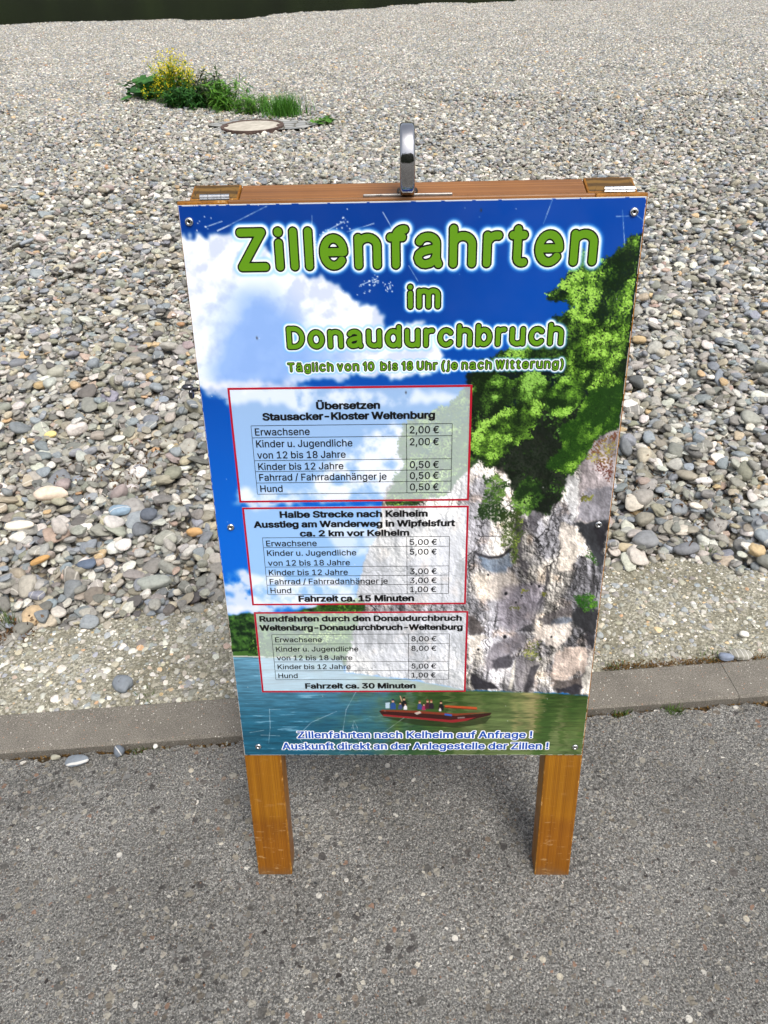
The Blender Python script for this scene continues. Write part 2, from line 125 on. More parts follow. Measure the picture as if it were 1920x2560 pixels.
def paint_print(halo_fields):
    Y, X = np.mgrid[0:PH+1, 0:PW+1].astype(np.float32)
    U = X/PW; V = Y/PH
    def mix(img, c, m): return img*(1-m[..., None]) + (c if getattr(c, 'ndim', 1) == 3 else c[None, None, :])*m[..., None]
    wx = (fbm(X, Y, 30, 11)-.5); wy = (fbm(X, Y, 30, 21)-.5)
    wfx = (fbm(X, Y, 9, 31, 4, .65)-.5); wfy = (fbm(X, Y, 9, 41, 4, .65)-.5)
    def mask(P, warp=0, fine=0, soft=1):
        m = inpoly(X+wx*warp*2+wfx*fine*2, Y+wy*warp*2+wfy*fine*2, P).astype(np.float32)
        return blur(m, soft) if soft else m
    # sky
    t = sstep(.0, .62, V)[..., None]
    img = C(0, 54, 138)*(1-t) + C(4, 98, 204)*t
    img = img + (C(0, 64, 156)-C(0, 54, 138))*(sstep(.45, .8, U)*(1-sstep(.1, .3, V)))[..., None]
    # big cumulus
    cb = mm([(340,498),(384,502),(400,510),(425,502),(440,512),(470,500),(500,505),(540,500),(560,515),(590,540),(620,575),(640,590),(690,592),(720,608),(742,632),(775,655),(815,655),(830,690),(835,720),(850,712),(880,695),(915,690),(960,740),(965,790),(930,805),(860,812),(800,812),(740,826),(690,810),(640,830),(560,842),(440,836),(340,838)])
    m = mask(cb, 10, 10, 2)
    low = sstep(.19, .27, V+wy*.05)*(fbm(X, Y, 60, 77)**1)
    cloud = np.ones(img.shape, np.float32)*C(226, 232, 245)
    puff = fbm(X, Y, 70, 51, 6)-fbm(X+7, Y+9, 70, 51, 6)
    cloud = cloud + np.clip(puff*1.7+.02, -.10, .08)[..., None]*np.array([1, .85, .55])
    sh = blur(inpoly(X+wx*150, Y+wy*150, mm([(440,720),(490,670),(540,640),(585,640),(640,690),(690,740),(760,770),(800,800),(690,808),(560,822),(470,812),(436,780)])).astype(np.float32), 20)
    sh = np.clip(sh*(.35+1.5*fbm(X, Y, 80, 61)), 0, 1)
    cloud = mix(cloud, C(124, 164, 228), sh*.85)
    img = mix(img, cloud, m*(1-.55*sstep(.245, .27, V)*sstep(.40, .6, fbm(X, Y, 40, 91)*1.05)))
    # clouds lower on the sky
    for P, al in (([(440,822),(560,815),(680,838),(800,842),(860,850),(960,845),(1000,852),(960,872),(840,868),(780,880),(700,868),(640,885),(560,870),(500,880),(450,858)], .72),
                  ([(690,1000),(760,955),(800,930),(840,915),(870,925),(905,940),(900,1000),(860,1050),(840,1070),(760,1090),(680,1082),(640,1060),(690,1030)], .9),
                  ([(520,1050),(560,1055),(620,1060),(660,1074),(640,1092),(540,1090),(500,1080)], .85),
                  ([(690,1130),(760,1120),(830,1140),(840,1175),(800,1205),(740,1195),(700,1160)], .6),
                  ([(480,1245),(520,1232),(560,1240),(600,1235),(640,1250),(700,1240),(760,1255),(780,1300),(700,1310),(600,1318),(520,1322),(480,1300),(500,1280)], .85),
                  ([(480,1305),(540,1312),(600,1316),(580,1330),(480,1330)], .9)):
        mk = mask(mm(P), 14, 14, 3)
        f = fbm(X, Y, 26, 131, 5)
        img = mix(img, C(232, 232, 242)-np.array([.10, .06, 0])*0, np.clip(mk*al*sstep(.22, .55, f), 0, 1))
    # far wooded hill
    def shade(sc, seed, dx=3, dy=4):
        return fbm(X+dx, Y-dy, sc, seed, 5, .6)-fbm(X-dx, Y+dy, sc, seed, 5, .6)
    hill = mask(mm([(470,1332),(520,1326),(560,1324),(640,1322),(690,1306),(760,1298),(840,1290),(840,1440),(470,1424)]), 2, 5, 1)
    hs = np.clip(.35+2.1*shade(14, 211)+.9*shade(5, 216, 1, 2), 0, 1)
    hc = C(12, 34, 16)+(C(74, 118, 48)-C(12, 34, 16))*hs[..., None]
    hc = hc + (C(50, 120, 30)-C(20, 60, 20))*(sstep(600, 700, X+120*0)*0)[..., None]
    img = mix(img, hc, hill)
    # cliff (base)
    cliff = mask(mm([(826,1085),(835,1050),(900,1000),(1020,900),(1400,860),(1400,1505),(1275,1503),(1200,1496),(1010,1491),(900,1470),(745,1452),(752,1400),(772,1330),(775,1265),(792,1196),(815,1160)]), 3, 4, 1)
    big = fbm(X, Y*.6, 90, 301, 5); med = fbm(X, Y*.75, 30, 311, 6, .58); fin = fbm(X, Y, 6, 321, 4, .65)
    hmap = big*26+med*15+fin*4.2+6*fbm(X*2.2, Y*.55, 26, 326, 4)
    gx = np.zeros_like(hmap); gy = np.zeros_like(hmap)
    gx[:, 1:-1] = (hmap[:, 2:]-hmap[:, :-2])*.5; gy[1:-1] = (hmap[2:]-hmap[:-2])*.5
    lam = np.clip(.72 - .42*gx + .36*gy, 0, 1.1)
    fr = np.random.default_rng(77); d1 = np.full(X.shape, 1e9, np.float32); d2 = d1.copy(); fs = np.zeros(X.shape, np.float32)
    for sx, sy, sh_ in zip(fr.uniform(190, 680, 46), fr.uniform(380, 870, 46), fr.normal(0, .17, 46)):   # facets of the rock face
        d = ((X+wx*46+wfx*10-sx)*1.5)**2+((Y+wy*46+wfy*10-sy)*.8)**2
        nw = d < d1; d2 = np.where(nw, d1, np.minimum(d2, d)); fs = np.where(nw, sh_, fs); d1 = np.where(nw, d, d1)
    rim = np.sqrt(d2)-np.sqrt(d1); fs = blur(fs, 2); split = (1-sstep(.3, 2.4, rim))*sstep(.40, .56, fbm(X, Y, 40, 371, 3))
    patch = sstep(.42, .6, fbm(X, Y*.7, 70, 331, 5)+.10*wx)
    patch = np.clip(patch*.9+sstep(.72, .8, V)*.35*sstep(.3, .7, fbm(X, Y, 35, 336)), 0, 1)
    rock = C(152, 151, 157)+(C(238, 231, 221)-C(152, 151, 157))*patch[..., None]
    rock = rock + np.array([.05, .0, -.05])*sstep(.55, .8, fbm(X, Y, 25, 341))[..., None]
    rock = rock*(.20+1.0*lam+fs)[..., None]*(1-.72*split)[..., None]
    streak = sstep(.60, .74, fbm(X*4.5+wx*60, Y*.5, 30, 351, 4))*sstep(.4, .6, fbm(X, Y, 60, 356))
    rock = rock*(1-.42*streak)[..., None]
    rid = np.abs(fbm(X*1.2+wx*30, Y*.7, 40, 361, 4)-.5); crack = (1-sstep(.0, .011, rid))*sstep(.45, .6, fbm(X, Y, 50, 366))
    rock = rock*(1-.8*crack)[..., None]
    for sx, sy, ln, wd in zip(fr.uniform(330, 660, 70), fr.uniform(420, 840, 70), fr.uniform(15, 70, 70), fr.uniform(.6, 1.6, 70)):   # near-vertical cracks and water streaks
        q = (slice(int(max(0, sy-ln)), int(min(PH, sy+ln))), slice(int(max(0, sx-16)), int(min(PW, sx+16))))
        dd = np.abs(X[q]-sx+wx[q]*22+wfx[q]*9); e = np.clip(1-np.abs(Y[q]-sy)/ln, 0, 1)
        rock[q] = rock[q]*(1-.62*(np.clip(1.4-dd/wd, 0, 1)*np.sqrt(e))[..., None])
    img = mix(img, rock, cliff)
    # named cliff features: undercuts, overhangs, white slabs, holes
    def win(P, pad):
        return (slice(max(0, int(min(p[1] for p in P)-pad)), min(PH+1, int(max(p[1] for p in P)+pad+1))),
                slice(max(0, int(min(p[0] for p in P)-pad)), min(PW+1, int(max(p[0] for p in P)+pad+1))))
    def feat(P, col, al=1, warp=4, fine=9, soft=1, tex=.5):
        w = win(P, 16); al = al*.88; col = np.asarray(col)*.80+.20*np.array([.60, .585, .59]) if max(col) < .45 else np.asarray(col)
        m = inpoly(X[w]+wx[w]*warp*2+wfx[w]*fine*2, Y[w]+wy[w]*warp*2+wfy[w]*fine*2, P).astype(np.float32)
        if soft: m = blur(m, soft)
        cc = np.asarray(col)[None, None, :]*(1-tex+2*tex*med[w])[..., None]*(1-.3*tex+.6*tex*fin[w])[..., None]*(.75+.38*lam[w])[..., None]
        img[w] = mix(img[w], cc, np.clip(m*al, 0, 1))
    def spot(cx, cy, rx, ry, col, al=1., pw=1):
        w = win([(cx, cy)], 4*max(rx, ry)+1)
        img[w] = mix(img[w], col, np.exp(-(((X[w]-cx)/rx)**2+((Y[w]-cy)/ry)**2)**pw)*al)
    K = C(14, 14, 20)
    feat(z4([(960,830),(1010,820),(1050,900),(1075,980),(1060,1100),(1045,1260),(1010,1210),(970,1050),(950,930)]), C(205, 205, 206))
    feat(z4([(1160,680),(1230,600),(1380,500),(1400,700),(1330,1010),(1310,1240),(1060,1240),(1075,1000),(1100,800)]), C(176, 166, 168))
    feat(z4([(1100,1010),(1330,960),(1310,1240),(1060,1230)]), C(118, 118, 126), .9)
    feat(z4([(1040,1245),(1310,1230),(1285,1400),(1240,1640),(1200,1520),(1120,1390),(1080,1310)]), C(30, 33, 38), 1.2, tex=.4)
    feat(z4([(1180,1290),(1310,1250),(1285,1420),(1250,1500)]), K, 1.15)
    feat(z4([(930,1250),(1030,1260),(1090,1340),(1120,1440),(1000,1600),(920,1620),(920,1350)]), C(238, 226, 212), .85)
    feat(z4([(300,1500),(400,1520),(500,1500),(550,1440),(560,1560),(500,1640),(420,1630),(340,1580)]), C(110, 126, 146), .95)
    feat(z4([(265,1470),(400,1505),(480,1490),(560,1420),(555,1460),(480,1515),(390,1525),(290,1500)]), K, 1.1, 1, 2)
    feat(z4([(560,1300),(640,1180),(720,1330),(800,1200),(830,1050),(760,950),(700,1200),(650,1300),(640,1560),(700,1540),(680,1640),(620,1610)]), C(40, 38, 44), .8, 6, 8)
    feat(z4([(300,1345),(480,1350),(480,1358),(300,1356)]), K, .7, 1, 1, 0)
    feat(z4([(260,1650),(560,1620),(640,1700),(520,1840),(280,1840)]), C(236, 222, 206), .8, 4, 5, 3)
    feat(z6([(540,250),(800,200),(960,220),(930,350),(860,560),(700,640),(560,620),(520,430)]), C(138, 132, 142), .8, 5, 6, 4)
    feat(z6([(960,60),(1000,90),(985,200),(960,300),(880,420),(860,650),(700,640),(760,600),(840,560),(880,400),(950,260)]), K, .75, 2, 3)
    feat(z6([(880,520),(1000,470),(1190,400),(1170,490),(1050,530),(1010,590),(950,560)]), C(88, 82, 84), .9)
    feat(z6([(1010,560),(1100,510),(1200,510),(1190,550),(1080,600),(1020,595)]), C(120, 130, 146), .95)
    feat(z6([(900,520),(1160,540),(1050,600),(960,590)]), K, .35)
    feat(z6([(870,600),(1190,570),(1200,700),(1040,800),(860,700)]), C(222, 210, 200), .8)
    feat(z6([(1180,500),(1240,420),(1440,440),(1420,680),(1330,640),(1220,580)]), C(24, 26, 30), 1.1, tex=.5)
    feat(z6([(1330,640),(1420,660),(1400,790),(1330,760)]), K, .95)
    feat(z6([(255,500),(320,510),(420,610),(435,650),(330,670),(255,670)]), C(58, 52, 50), .95)
    feat(z6([(255,690),(430,660),(400,740),(300,860),(255,960)]), C(238, 228, 216), .9)
    feat(z6([(400,880),(480,760),(700,660),(800,680),(740,790),(640,850),(640,960),(520,960),(420,1000)]), C(92, 88, 96), .88, 4, 5, 2)
    feat(z6([(470,900),(620,850),(680,850),(650,970),(540,960),(500,1000)]), K, .8)
    feat(z6([(640,1100),(660,960),(690,870),(680,1000),(660,1160),(620,1160)]), C(222, 216, 204), .95, 1, 2)
    feat(z6([(690,900),(780,840),(910,920),(850,1080),(830,1170),(700,1160),(680,1000)]), C(104, 100, 104), .85, 3, 3)
    feat(z6([(820,960),(920,930),(850,1080),(800,1200),(760,1190)]), K, .85, 2, 3)
    feat(z6([(1010,940),(1080,820),(1200,775),(1330,790),(1340,900),(1300,1010),(1100,1080),(1010,1130)]), C(214, 194, 180), .9)
    feat(z6([(1010,1050),(1100,1090),(1240,1060),(1310,1000),(1290,1120),(1270,1205),(1100,1205),(1040,1170)]), C(62, 54, 50), .9)
    feat(z6([(1030,1150),(1280,1130),(1275,1205),(1100,1205)]), K, 1.1)
    feat(z6([(1300,1010),(1390,800),(1380,1240),(1280,1210)]), C(226, 220, 208), .9)
    feat(z6([(270,1000),(330,1050),(480,1110),(540,1160),(300,1165)]), K, 1.15, 3, 4)
    for px, py, r in ((600,300,12),(900,235,10),(690,380,8),(350,805,9),(590,690,14),(745,320,7),(440,130,8),(830,215,7),(1010,690,8)):
        (cx, cy), = z6([(px, py)]); spot(cx, cy, r*.25, r*.3, K, 1, 2)
    # water
    wl = mm([(470,1418),(740,1424),(745,1453),(900,1471),(1010,1491),(1200,1497),(1275,1503),(1300,1503),(1300,1700),(470,1700)])
    water = mask(wl, 0, 1, 1)
    rip = fbm(X*.16, Y*1.6, 7, 401, 5, .6)-.5; rip2 = fbm(X*.3, Y*3, 6, 411, 4)-.5
    t = sstep(.22, .62, U+wx*.3+rip*.1)[..., None]
    dv = sstep(.77, .97, V)[..., None]
    left = C(86, 134, 160)*(1-dv)+C(26, 82, 106)*dv
    right = C(56, 74, 34)*(1-dv)+C(92, 108, 66)*dv
    wc = left*(1-t)+right*t
    refl = sstep(.50, .72, fbm(X+rip*40, Y*.06, 34, 421, 3)+.10*sstep(.9, 1., U))*sstep(.60, .7, U)*(1-sstep(.92, .99, V+rip*.05))
    wc = wc + (C(178, 156, 112)-wc)*(refl*.55)[..., None]
    dgr = sstep(.5, .62, fbm(X+rip*40, Y*.09, 26, 431, 3))*sstep(.38, .5, U)
    wc = wc*(1-.35*dgr[..., None]*np.array([1, .6, 1.1]))
    wc = wc*(1+.55*rip+.35*rip2)[..., None]
    glint = sstep(.17, .3, rip)*(1-t[..., 0])
    wc = wc + (C(150, 190, 215)-wc)*(glint*.5)[..., None]
    img = mix(img, wc, water)
    img = mix(img, C(70, 110, 44), mask(mm([(500,1408),(560,1404),(600,1410),(620,1417),(500,1418)]), 0, 1, 0)*.8)
    img = mix(img, C(206, 204, 196), mask(mm([(500,1416),(640,1419),(640,1421),(500,1419)]), 0, .5, 0)*.8)
    # foliage: thousands of leaf dabs
    rg = np.random.default_rng(5)
    def dabs(P, n, size, dark, lit, seed, warp=8, fine=8, gain=3.0, bias=.34, under=.9, sc=25):
        w = win(P, 18); x, y = X[w], Y[w]
        mk = inpoly(x+wx[w]*warp*2+wfx[w]*fine*2, y+wy[w]*warp*2+wfy[w]*fine*2, P).astype(np.float32)
        lum = np.clip(bias+gain*(fbm(x+3, y+4, sc, seed, 5, .62)-fbm(x-3, y-5, sc, seed, 5, .62))*-1+2.2*(fbm(x, y, 52, seed+9, 3)-.5), 0, 1)
        hole = sstep(.50, .74, fbm(x, y, 24, seed+20, 4))
        dark = np.asarray(dark); lit = np.asarray(lit)
        if under: img[w] = mix(img[w], (dark*.75)[None, None, :]*(.5+fin[w])[..., None], blur(mk, 1)*under)
        ys, xs = np.nonzero(mk); pick = rg.integers(0, len(xs), n)
        L = lum[ys[pick], xs[pick]]*(1-.6*hole[ys[pick], xs[pick]])
        o = np.argsort(L+rg.normal(0, .15, n))
        for i in pick[o]:
            cx, cy = w[1].start+xs[i]+rg.normal(0, 1.5), w[0].start+ys[i]+rg.normal(0, 1.5); s = size*rg.uniform(.6, 1.5)
            x0, x1, y0, y1 = int(cx-s-1), int(cx+s+2), int(cy-s-1), int(cy+s+2)
            if x0 < 0 or y0 < 0 or x1 > PW or y1 > PH: continue
            a = rg.uniform(0, 3.14); ca, sa = np.cos(a), np.sin(a)
            dx = X[y0:y1, x0:x1]-cx; dy = Y[y0:y1, x0:x1]-cy
            e = ((dx*ca+dy*sa)/s)**2+((dy*ca-dx*sa)/(s*.55))**2
            al = np.clip(1.4-e*1.4, 0, 1)[..., None]*.92
            l = np.clip(lum[ys[i], xs[i]]*(1-.6*hole[ys[i], xs[i]])+rg.normal(0, .10), 0, 1)**1.15
            img[y0:y1, x0:x1] = img[y0:y1, x0:x1]*(1-al)+(dark+(lit-dark)*l+(l > .8)*(l-.8)*np.array([.6, .5, .6]))*al
    GD, GL = C(10, 30, 8), C(134, 188, 58)
    dabs(mm([(835,1062),(850,1034),(873,995),(858,972),(877,914),(966,876),(1008,835),(1040,900),(1030,1000),(960,1070),(880,1090),(830,1090)]), 2600, 2.1, C(30, 60, 24), C(120, 168, 60), 501)
    dabs(mm([(690,1330),(700,1306),(770,1290),(790,1300),(775,1345),(760,1400),(640,1420),(640,1380)]), 700, 2.2, C(40, 80, 24), C(120, 165, 60), 521)
    dabs(mm([(535,1400),(545,1385),(560,1375),(600,1380),(640,1385),(700,1390),(700,1417),(535,1414)]), 400, 1.8, C(26, 60, 20), C(84, 130, 44), 531)
    # dark gorge of the wood behind
    dabs(mm([(1008,812),(1010,850),(1018,990),(1040,1000),(1090,1010),(1120,1090),(1190,1110),(1240,1010),(1330,900),(1400,880),(1400,700),(1240,690),(1100,790)]), 3200, 2.1, C(8, 20, 8), C(80, 130, 42), 541, bias=.22)
    dabs(mm([(1405,500),(1370,515),(1350,540),(1330,545),(1310,555),(1300,570),(1285,580),(1262,540),(1250,560),(1225,590),(1215,610),(1205,625),(1180,635),(1190,652),(1215,655),(1240,668),(1215,680),(1190,690),(1180,705),(1130,742),(1100,756),(1080,762),(1050,778),(1030,790),(1100,800),(1190,790),(1260,830),(1300,880),(1405,860)]), 10500, 1.75, GD, GL, 551, warp=5, fine=10, bias=.44)
    dabs(z4([(260,100),(400,90),(560,160),(700,90),(830,130),(860,250),(820,420),(760,330),(700,300),(560,300),(420,420),(300,420),(250,330)]), 3800, 1.7, C(10, 26, 8), C(112, 166, 54), 561, bias=.38)
    dabs(z4([(260,500),(380,440),(560,340),(720,310),(800,360),(760,460),(700,560),(720,620),(600,640),(520,700),(430,820),(340,820),(260,700)]), 3800, 1.75, C(12, 30, 8), C(130, 184, 58), 571, bias=.40)
    dabs(z4([(840,250),(960,140),(1060,150),(1150,200),(1100,280),(1060,360),(980,420),(900,470),(820,420)]), 2300, 1.7, C(12, 34, 8), C(130, 186, 58), 581, bias=.42)
    dabs(z4([(1060,450),(1110,300),(1200,240),(1320,190),(1430,160),(1410,400),(1370,520),(1230,590),(1150,700),(1090,800),(1020,880),(900,860),(830,800),(960,640),(920,520)]), 5600, 1.7, C(24, 56, 12), C(140, 192, 62), 591, bias=.48)
    dabs(z4([(330,900),(440,880),(520,960),(480,1100),(540,1180),(430,1260),(300,1200),(340,1080)]), 620, 2.3, C(26, 48, 18), C(96, 136, 52), 601, under=.35)
    dabs(z4([(560,1050),(660,900),(780,940),(770,1080),(700,1190),(620,1200),(560,1140)]), 620, 2.3, C(18, 40, 14), C(100, 146, 50), 611, under=.5)
    dabs(z4([(480,1150),(540,1180),(600,1150),(640,1250),(610,1400),(600,1570),(575,1580),(555,1400),(510,1440),(480,1450)]), 420, 2., C(40, 56, 20), C(124, 146, 56), 621, under=.3)
    dabs(z4([(1130,760),(1200,640),(1370,560),(1350,780),(1300,960),(1250,880),(1180,860)]), 300, 2., C(96, 44, 34), C(150, 150, 70), 631, under=0)
    dabs(z4([(1080,1060),(1140,1030),(1190,1050),(1150,1090),(1090,1090)]), 60, 2., C(70, 66, 26), C(140, 146, 66), 641, under=0)
    dabs(z6([(1210,350),(1280,310),(1380,320),(1430,380),(1380,420),(1320,450),(1250,410)]), 190, 2., C(30, 80, 14), C(130, 190, 56), 651, under=.4)
    dabs(z4([(1140,1470),(1190,1480),(1220,1560),(1190,1560),(1140,1500)]), 60, 1.8, C(40, 80, 24), C(120, 170, 60), 661, under=0)
    dabs(z6([(750,850),(800,730),(900,760),(920,900),(830,910)]), 130, 1.9, C(70, 80, 30), C(150, 156, 80), 671, under=0)
    for P in ([(640,410),(720,420),(700,440),(650,430)], [(745,265),(790,265),(780,290),(750,290)], [(930,300),(970,300),(960,330),(930,325)]):
        dabs(z6(P), 26, 1.6, C(80, 84, 26), C(150, 150, 60), 681, under=0)
    # ferry boat with passengers
    def fill(P, col, al=1.):
        nonlocal img
        x0 = int(min(p[0] for p in P))-2; x1 = int(max(p[0] for p in P))+3; y0 = int(min(p[1] for p in P))-2; y1 = int(max(p[1] for p in P))+3
        s = 0
        for ox in (-.33, 0, .33):
            for oy in (-.33, 0, .33): s = s+inpoly(X[y0:y1, x0:x1]+ox, Y[y0:y1, x0:x1]+oy, P)
        a = (s/9.*al)[..., None]; img[y0:y1, x0:x1] = img[y0:y1, x0:x1]*(1-a)+np.asarray(col)*a
    B = lambda p: mm(p)
    fill(B([(822,1548),(900,1566),(990,1572),(1050,1562),(1064,1546),(990,1560),(900,1554)]), C(30, 36, 18), .6)
    fill(B([(905,1578),(960,1576),(1000,1566),(1020,1580),(960,1600)]), C(60, 70, 40), .35)
    fill(B([(820,1536),(826,1534),(900,1538),(985,1546),(1064,1539),(1060,1545),(1010,1557),(980,1560),(900,1552),(828,1546)]), C(54, 24, 22))
    fill(B([(828,1543),(900,1549),(975,1555),(1030,1549),(1008,1557),(980,1561),(900,1553),(829,1547)]), C(134, 36, 40))
    fill(B([(826,1533),(900,1535),(985,1541),(1060,1538),(985,1546),(900,1540),(824,1536)]), C(120, 52, 34))
    fill(B([(962,1523),(1032,1527),(1032,1533),(962,1529)]), C(176, 76, 40))
    fill(B([(962,1527),(1032,1532),(1032,1533),(962,1529)]), C(80, 34, 24))
    fill(B([(962,1541),(978,1543),(978,1547),(962,1545)]), C(50, 90, 170))
    fill(B([(990,1549),(1006,1548),(1006,1551),(990,1552)]), C(190, 190, 190), .5)
    fill(B([(896,1540),(908,1536),(912,1540),(902,1544)]), C(210, 200, 190), .8)
    SK = C(196, 150, 124)
    def man(x, y, col, s=1., hair=C(40, 28, 22), arm=0):
        fill(B([(x-5*s, y), (x-4*s, y-9*s), (x-1*s, y-12*s), (x+2*s, y-12*s), (x+5*s, y-8*s), (x+5*s, y)]), col)
        fill(B([(x-2*s, y-12*s), (x-2*s, y-16*s), (x+2*s, y-16*s), (x+2*s, y-12*s)]), SK)
        fill(B([(x-2.2*s, y-15*s), (x-2*s, y-18*s), (x+2*s, y-18*s), (x+2.2*s, y-15*s)]), hair)
        if arm: fill(B([(x-4*s, y-9*s), (x-7*s, y-17*s), (x-8*s, y-20*s), (x-6*s, y-20*s), (x-3*s, y-11*s)]), SK)
    fill(B([(834,1530),(834,1518),(843,1517),(843,1530)]), C(170, 192, 210))
    man(850, 1532, C(40, 74, 132), 1.25, C(30, 40, 70)); man(874, 1527, C(22, 22, 26), 1.2, arm=1); man(866, 1532, C(60, 70, 110), .9); man(877, 1533, C(216, 214, 220), .8)
    man(908, 1532, C(50, 70, 120), 1.05, C(120, 60, 40), arm=0); man(917, 1534, C(150, 44, 84), .85); man(925, 1531, C(70, 30, 40), 1.15, C(110, 50, 40)); man(933, 1531, C(40, 30, 40), 1.1, C(130, 70, 50)); man(954, 1534, C(24, 24, 28), 1.15); man(952, 1536, C(210, 200, 205), .5)
    # pale price boxes lie over the picture
    for (u0, v0, u1, v1) in BOXES:
        b = ((U > u0) & (U < u1) & (V > v0) & (V < v1)).astype(np.float32)
        img = mix(img, C(240, 247, 255), b*.60)
    # white glow round the titles
    for f, r0, r1, al in halo_fields:
        img = mix(img, C(90, 180, 250), np.clip(1-sstep(r0, r1*1.25, f), 0, 1)*al*.8)
        img = mix(img, C(242, 247, 252), np.clip(1-sstep(r0, r1*.85, f), 0, 1)*al)
    # scratches and chips in the print
    def scr(P, w, al):
        for (xa, ya), (xb, yb) in zip(P[:-1], P[1:]):
            q = win([(xa, ya), (xb, yb)], 3); x, y = X[q], Y[q]
            dx, dy = xb-xa, yb-ya; t = np.clip(((x-xa)*dx+(y-ya)*dy)/(dx*dx+dy*dy), 0, 1)
            d = np.hypot(x-xa-t*dx, y-ya-t*dy)
            img[q] = mix(img[q], C(226, 234, 246), np.clip(1.3-d/w, 0, 1)*al*.75*(.45+.55*sstep(.3, .6, fbm(x, y, 9, 701, 3))))
    for P in ([(330,360),(660,195)], [(255,330),(360,295)], [(965,260),(960,545)], [(1080,355),(1180,300)], [(1200,370),(1380,315)], [(1290,725),(1400,685)], [(330,355),(420,318)], [(1440,240),(1500,345)], [(215,870),(270,855)], [(565,440),(600,462)]): scr(z1(P), .8, .85)
    for P in ([(990,155),(930,315)], [(1400,270),(1480,268)], [(1535,265),(1580,300)], [(1440,230),(1455,460)], [(60,580),(120,680)]): scr(z2(P), .7, .75)
    for P in ([(885,620),(820,740),(800,870),(780,1010)], [(760,750),(600,820),(550,870)], [(870,810),(862,840),(880,900),(900,935)], [(870,810),(890,850),(900,935)], [(335,735),(340,850),(330,950)], [(280,900),(400,905)], [(210,885),(300,870)], [(1185,790),(1060,880)], [(340,738),(405,740)], [(510,890),(545,950)]): scr(z5(P), .7, .6)
    for c0, n, s in (((1060,400),16,30), ((1170,310),12,25), ((1390,700),16,14), ((1480,735),16,18), ((1330,760),14,40), ((240,300),8,30), ((1080,420),14,30), ((990,460),10,20)):
        for px, py in rg.normal(c0, s, (n, 2)):
            (cx, cy), = z1([(px, py)]); spot(cx, cy, rg.uniform(.5, 1.4), rg.uniform(.5, 1.2), C(230, 236, 245))
    for _ in range(70):
        spot(rg.uniform(8, PW-8), rg.uniform(8, PH-8), rg.uniform(.4, .9), rg.uniform(.4, .9), C(225, 230, 236), .8)
    edge = np.minimum(np.minimum(X, PW-X), np.minimum(Y, PH-Y)); img = mix(img, C(226, 226, 224), (edge < np.where(Y < 4, 1.3, .1)+np.where((Y < 4) | (Y > PH-5), 2.4, 1.0)*(fbm(X, Y, 7, 741, 3)-.50)).astype(np.float32)*.9)
    for px, py in ((555,728),(878,847),(1040,455)):
        (cx, cy), = mm([(px, py)]); spot(cx, cy, 1.2, 2., C(50, 44, 40))
    return np.clip(img, 0, 1)
# ---- lettering: glyph outlines -> distance field -> flat filled meshes ------------------------
GLYPH = {}
for _l in GLYPHS.strip('\n').split('\n'):
    _c, _a, _r = _l.split(' ', 2)
    GLYPH[_c] = (int(_a), [np.array([tuple(map(int, p.split(','))) for p in q.split(' ')], float)/1000 for q in _r.split(';')])
GLYPH[' '] = (165, [])
GLYPH['l'] = (167, [np.array([(.053, 0), (.114, 0), (.114, .509), (.053, .509)])])   # plain upright
def layout(text, track=0.):
    x = 0; out = []
    for ch in text:
        a, cs = GLYPH[ch]; out += [(x, cs)]; x += a/1000+track
    return out
def field(text, u0, u1, vcap, vbase, cell, pad, track=0., size_x=None, ay=1.):
    """distance in mm to the outline (negative inside) on a grid over the text; mm, y down"""
    L = layout(text, track)
    allx = np.concatenate([x+c[:, 0] for x, cs in L for c in cs])
    sy = (vbase-vcap)*PH/.509
    if size_x: sx = size_x; ox = u0*PW-allx.min()*sx
    else: sx = (u1-u0)*PW/(allx.max()-allx.min()); ox = u0*PW-allx.min()*sx
    by = vbase*PH
    gx0 = ox+allx.min()*sx-pad; gx1 = ox+allx.max()*sx+pad
    gy0 = by-1.02*sy-pad; gy1 = by+.26*sy+pad
    nx = int((gx1-gx0)/cell)+2; ny = int((gy1-gy0)/cell)+2
    F = np.full((ny, nx), 1e3, np.float32)
    for x, cs in L:
        if not cs: continue
        pl = [np.stack([ox+(x+c[:, 0])*sx, by-c[:, 1]*sy], 1) for c in cs]
        lo = np.min([p.min(0) for p in pl], 0)-pad-cell; hi = np.max([p.max(0) for p in pl], 0)+pad+cell
        i0 = max(0, int((lo[0]-gx0)/cell)); i1 = min(nx, int((hi[0]-gx0)/cell)+2)
        j0 = max(0, int((lo[1]-gy0)/cell)); j1 = min(ny, int((hi[1]-gy0)/cell)+2)
        yy, xx = np.mgrid[j0:j1, i0:i1]; px = gx0+xx*cell; py = gy0+yy*cell
        d2 = np.full(px.shape, 1e6); wn = np.zeros(px.shape, int)
        for p in pl:
            q = np.roll(p, -1, 0)
            for (xa, ya), (xb, yb) in zip(p, q):
                dx, dy = xb-xa, yb-ya; l2 = dx*dx+ay*ay*dy*dy
                if l2 < 1e-9: continue
                t = np.clip(((px-xa)*dx+ay*ay*(py-ya)*dy)/l2, 0, 1)
                d2 = np.minimum(d2, (px-xa-t*dx)**2+(ay*(py-ya-t*dy))**2)
                if dy: 
                    cr = ((ya <= py) != (yb <= py)) & (px < xa+(py-ya)*dx/dy)
                    wn += np.where(cr, 1 if dy > 0 else -1, 0)
        f = np.sqrt(d2)*np.where(wn != 0, -1, 1)
        F[j0:j1, i0:i1] = np.minimum(F[j0:j1, i0:i1], f)
    return F, gx0, gy0, cell
def arc(cx, cy, rx, ry, a0, a1, n=14):
    t = np.radians(np.linspace(a0, a1, n)); return [(cx+rx*np.cos(q), cy+ry*np.sin(q)) for q in t]
def ell(cx, cy, rx, ry): return arc(cx, cy, rx, ry, 0, 360, 28)
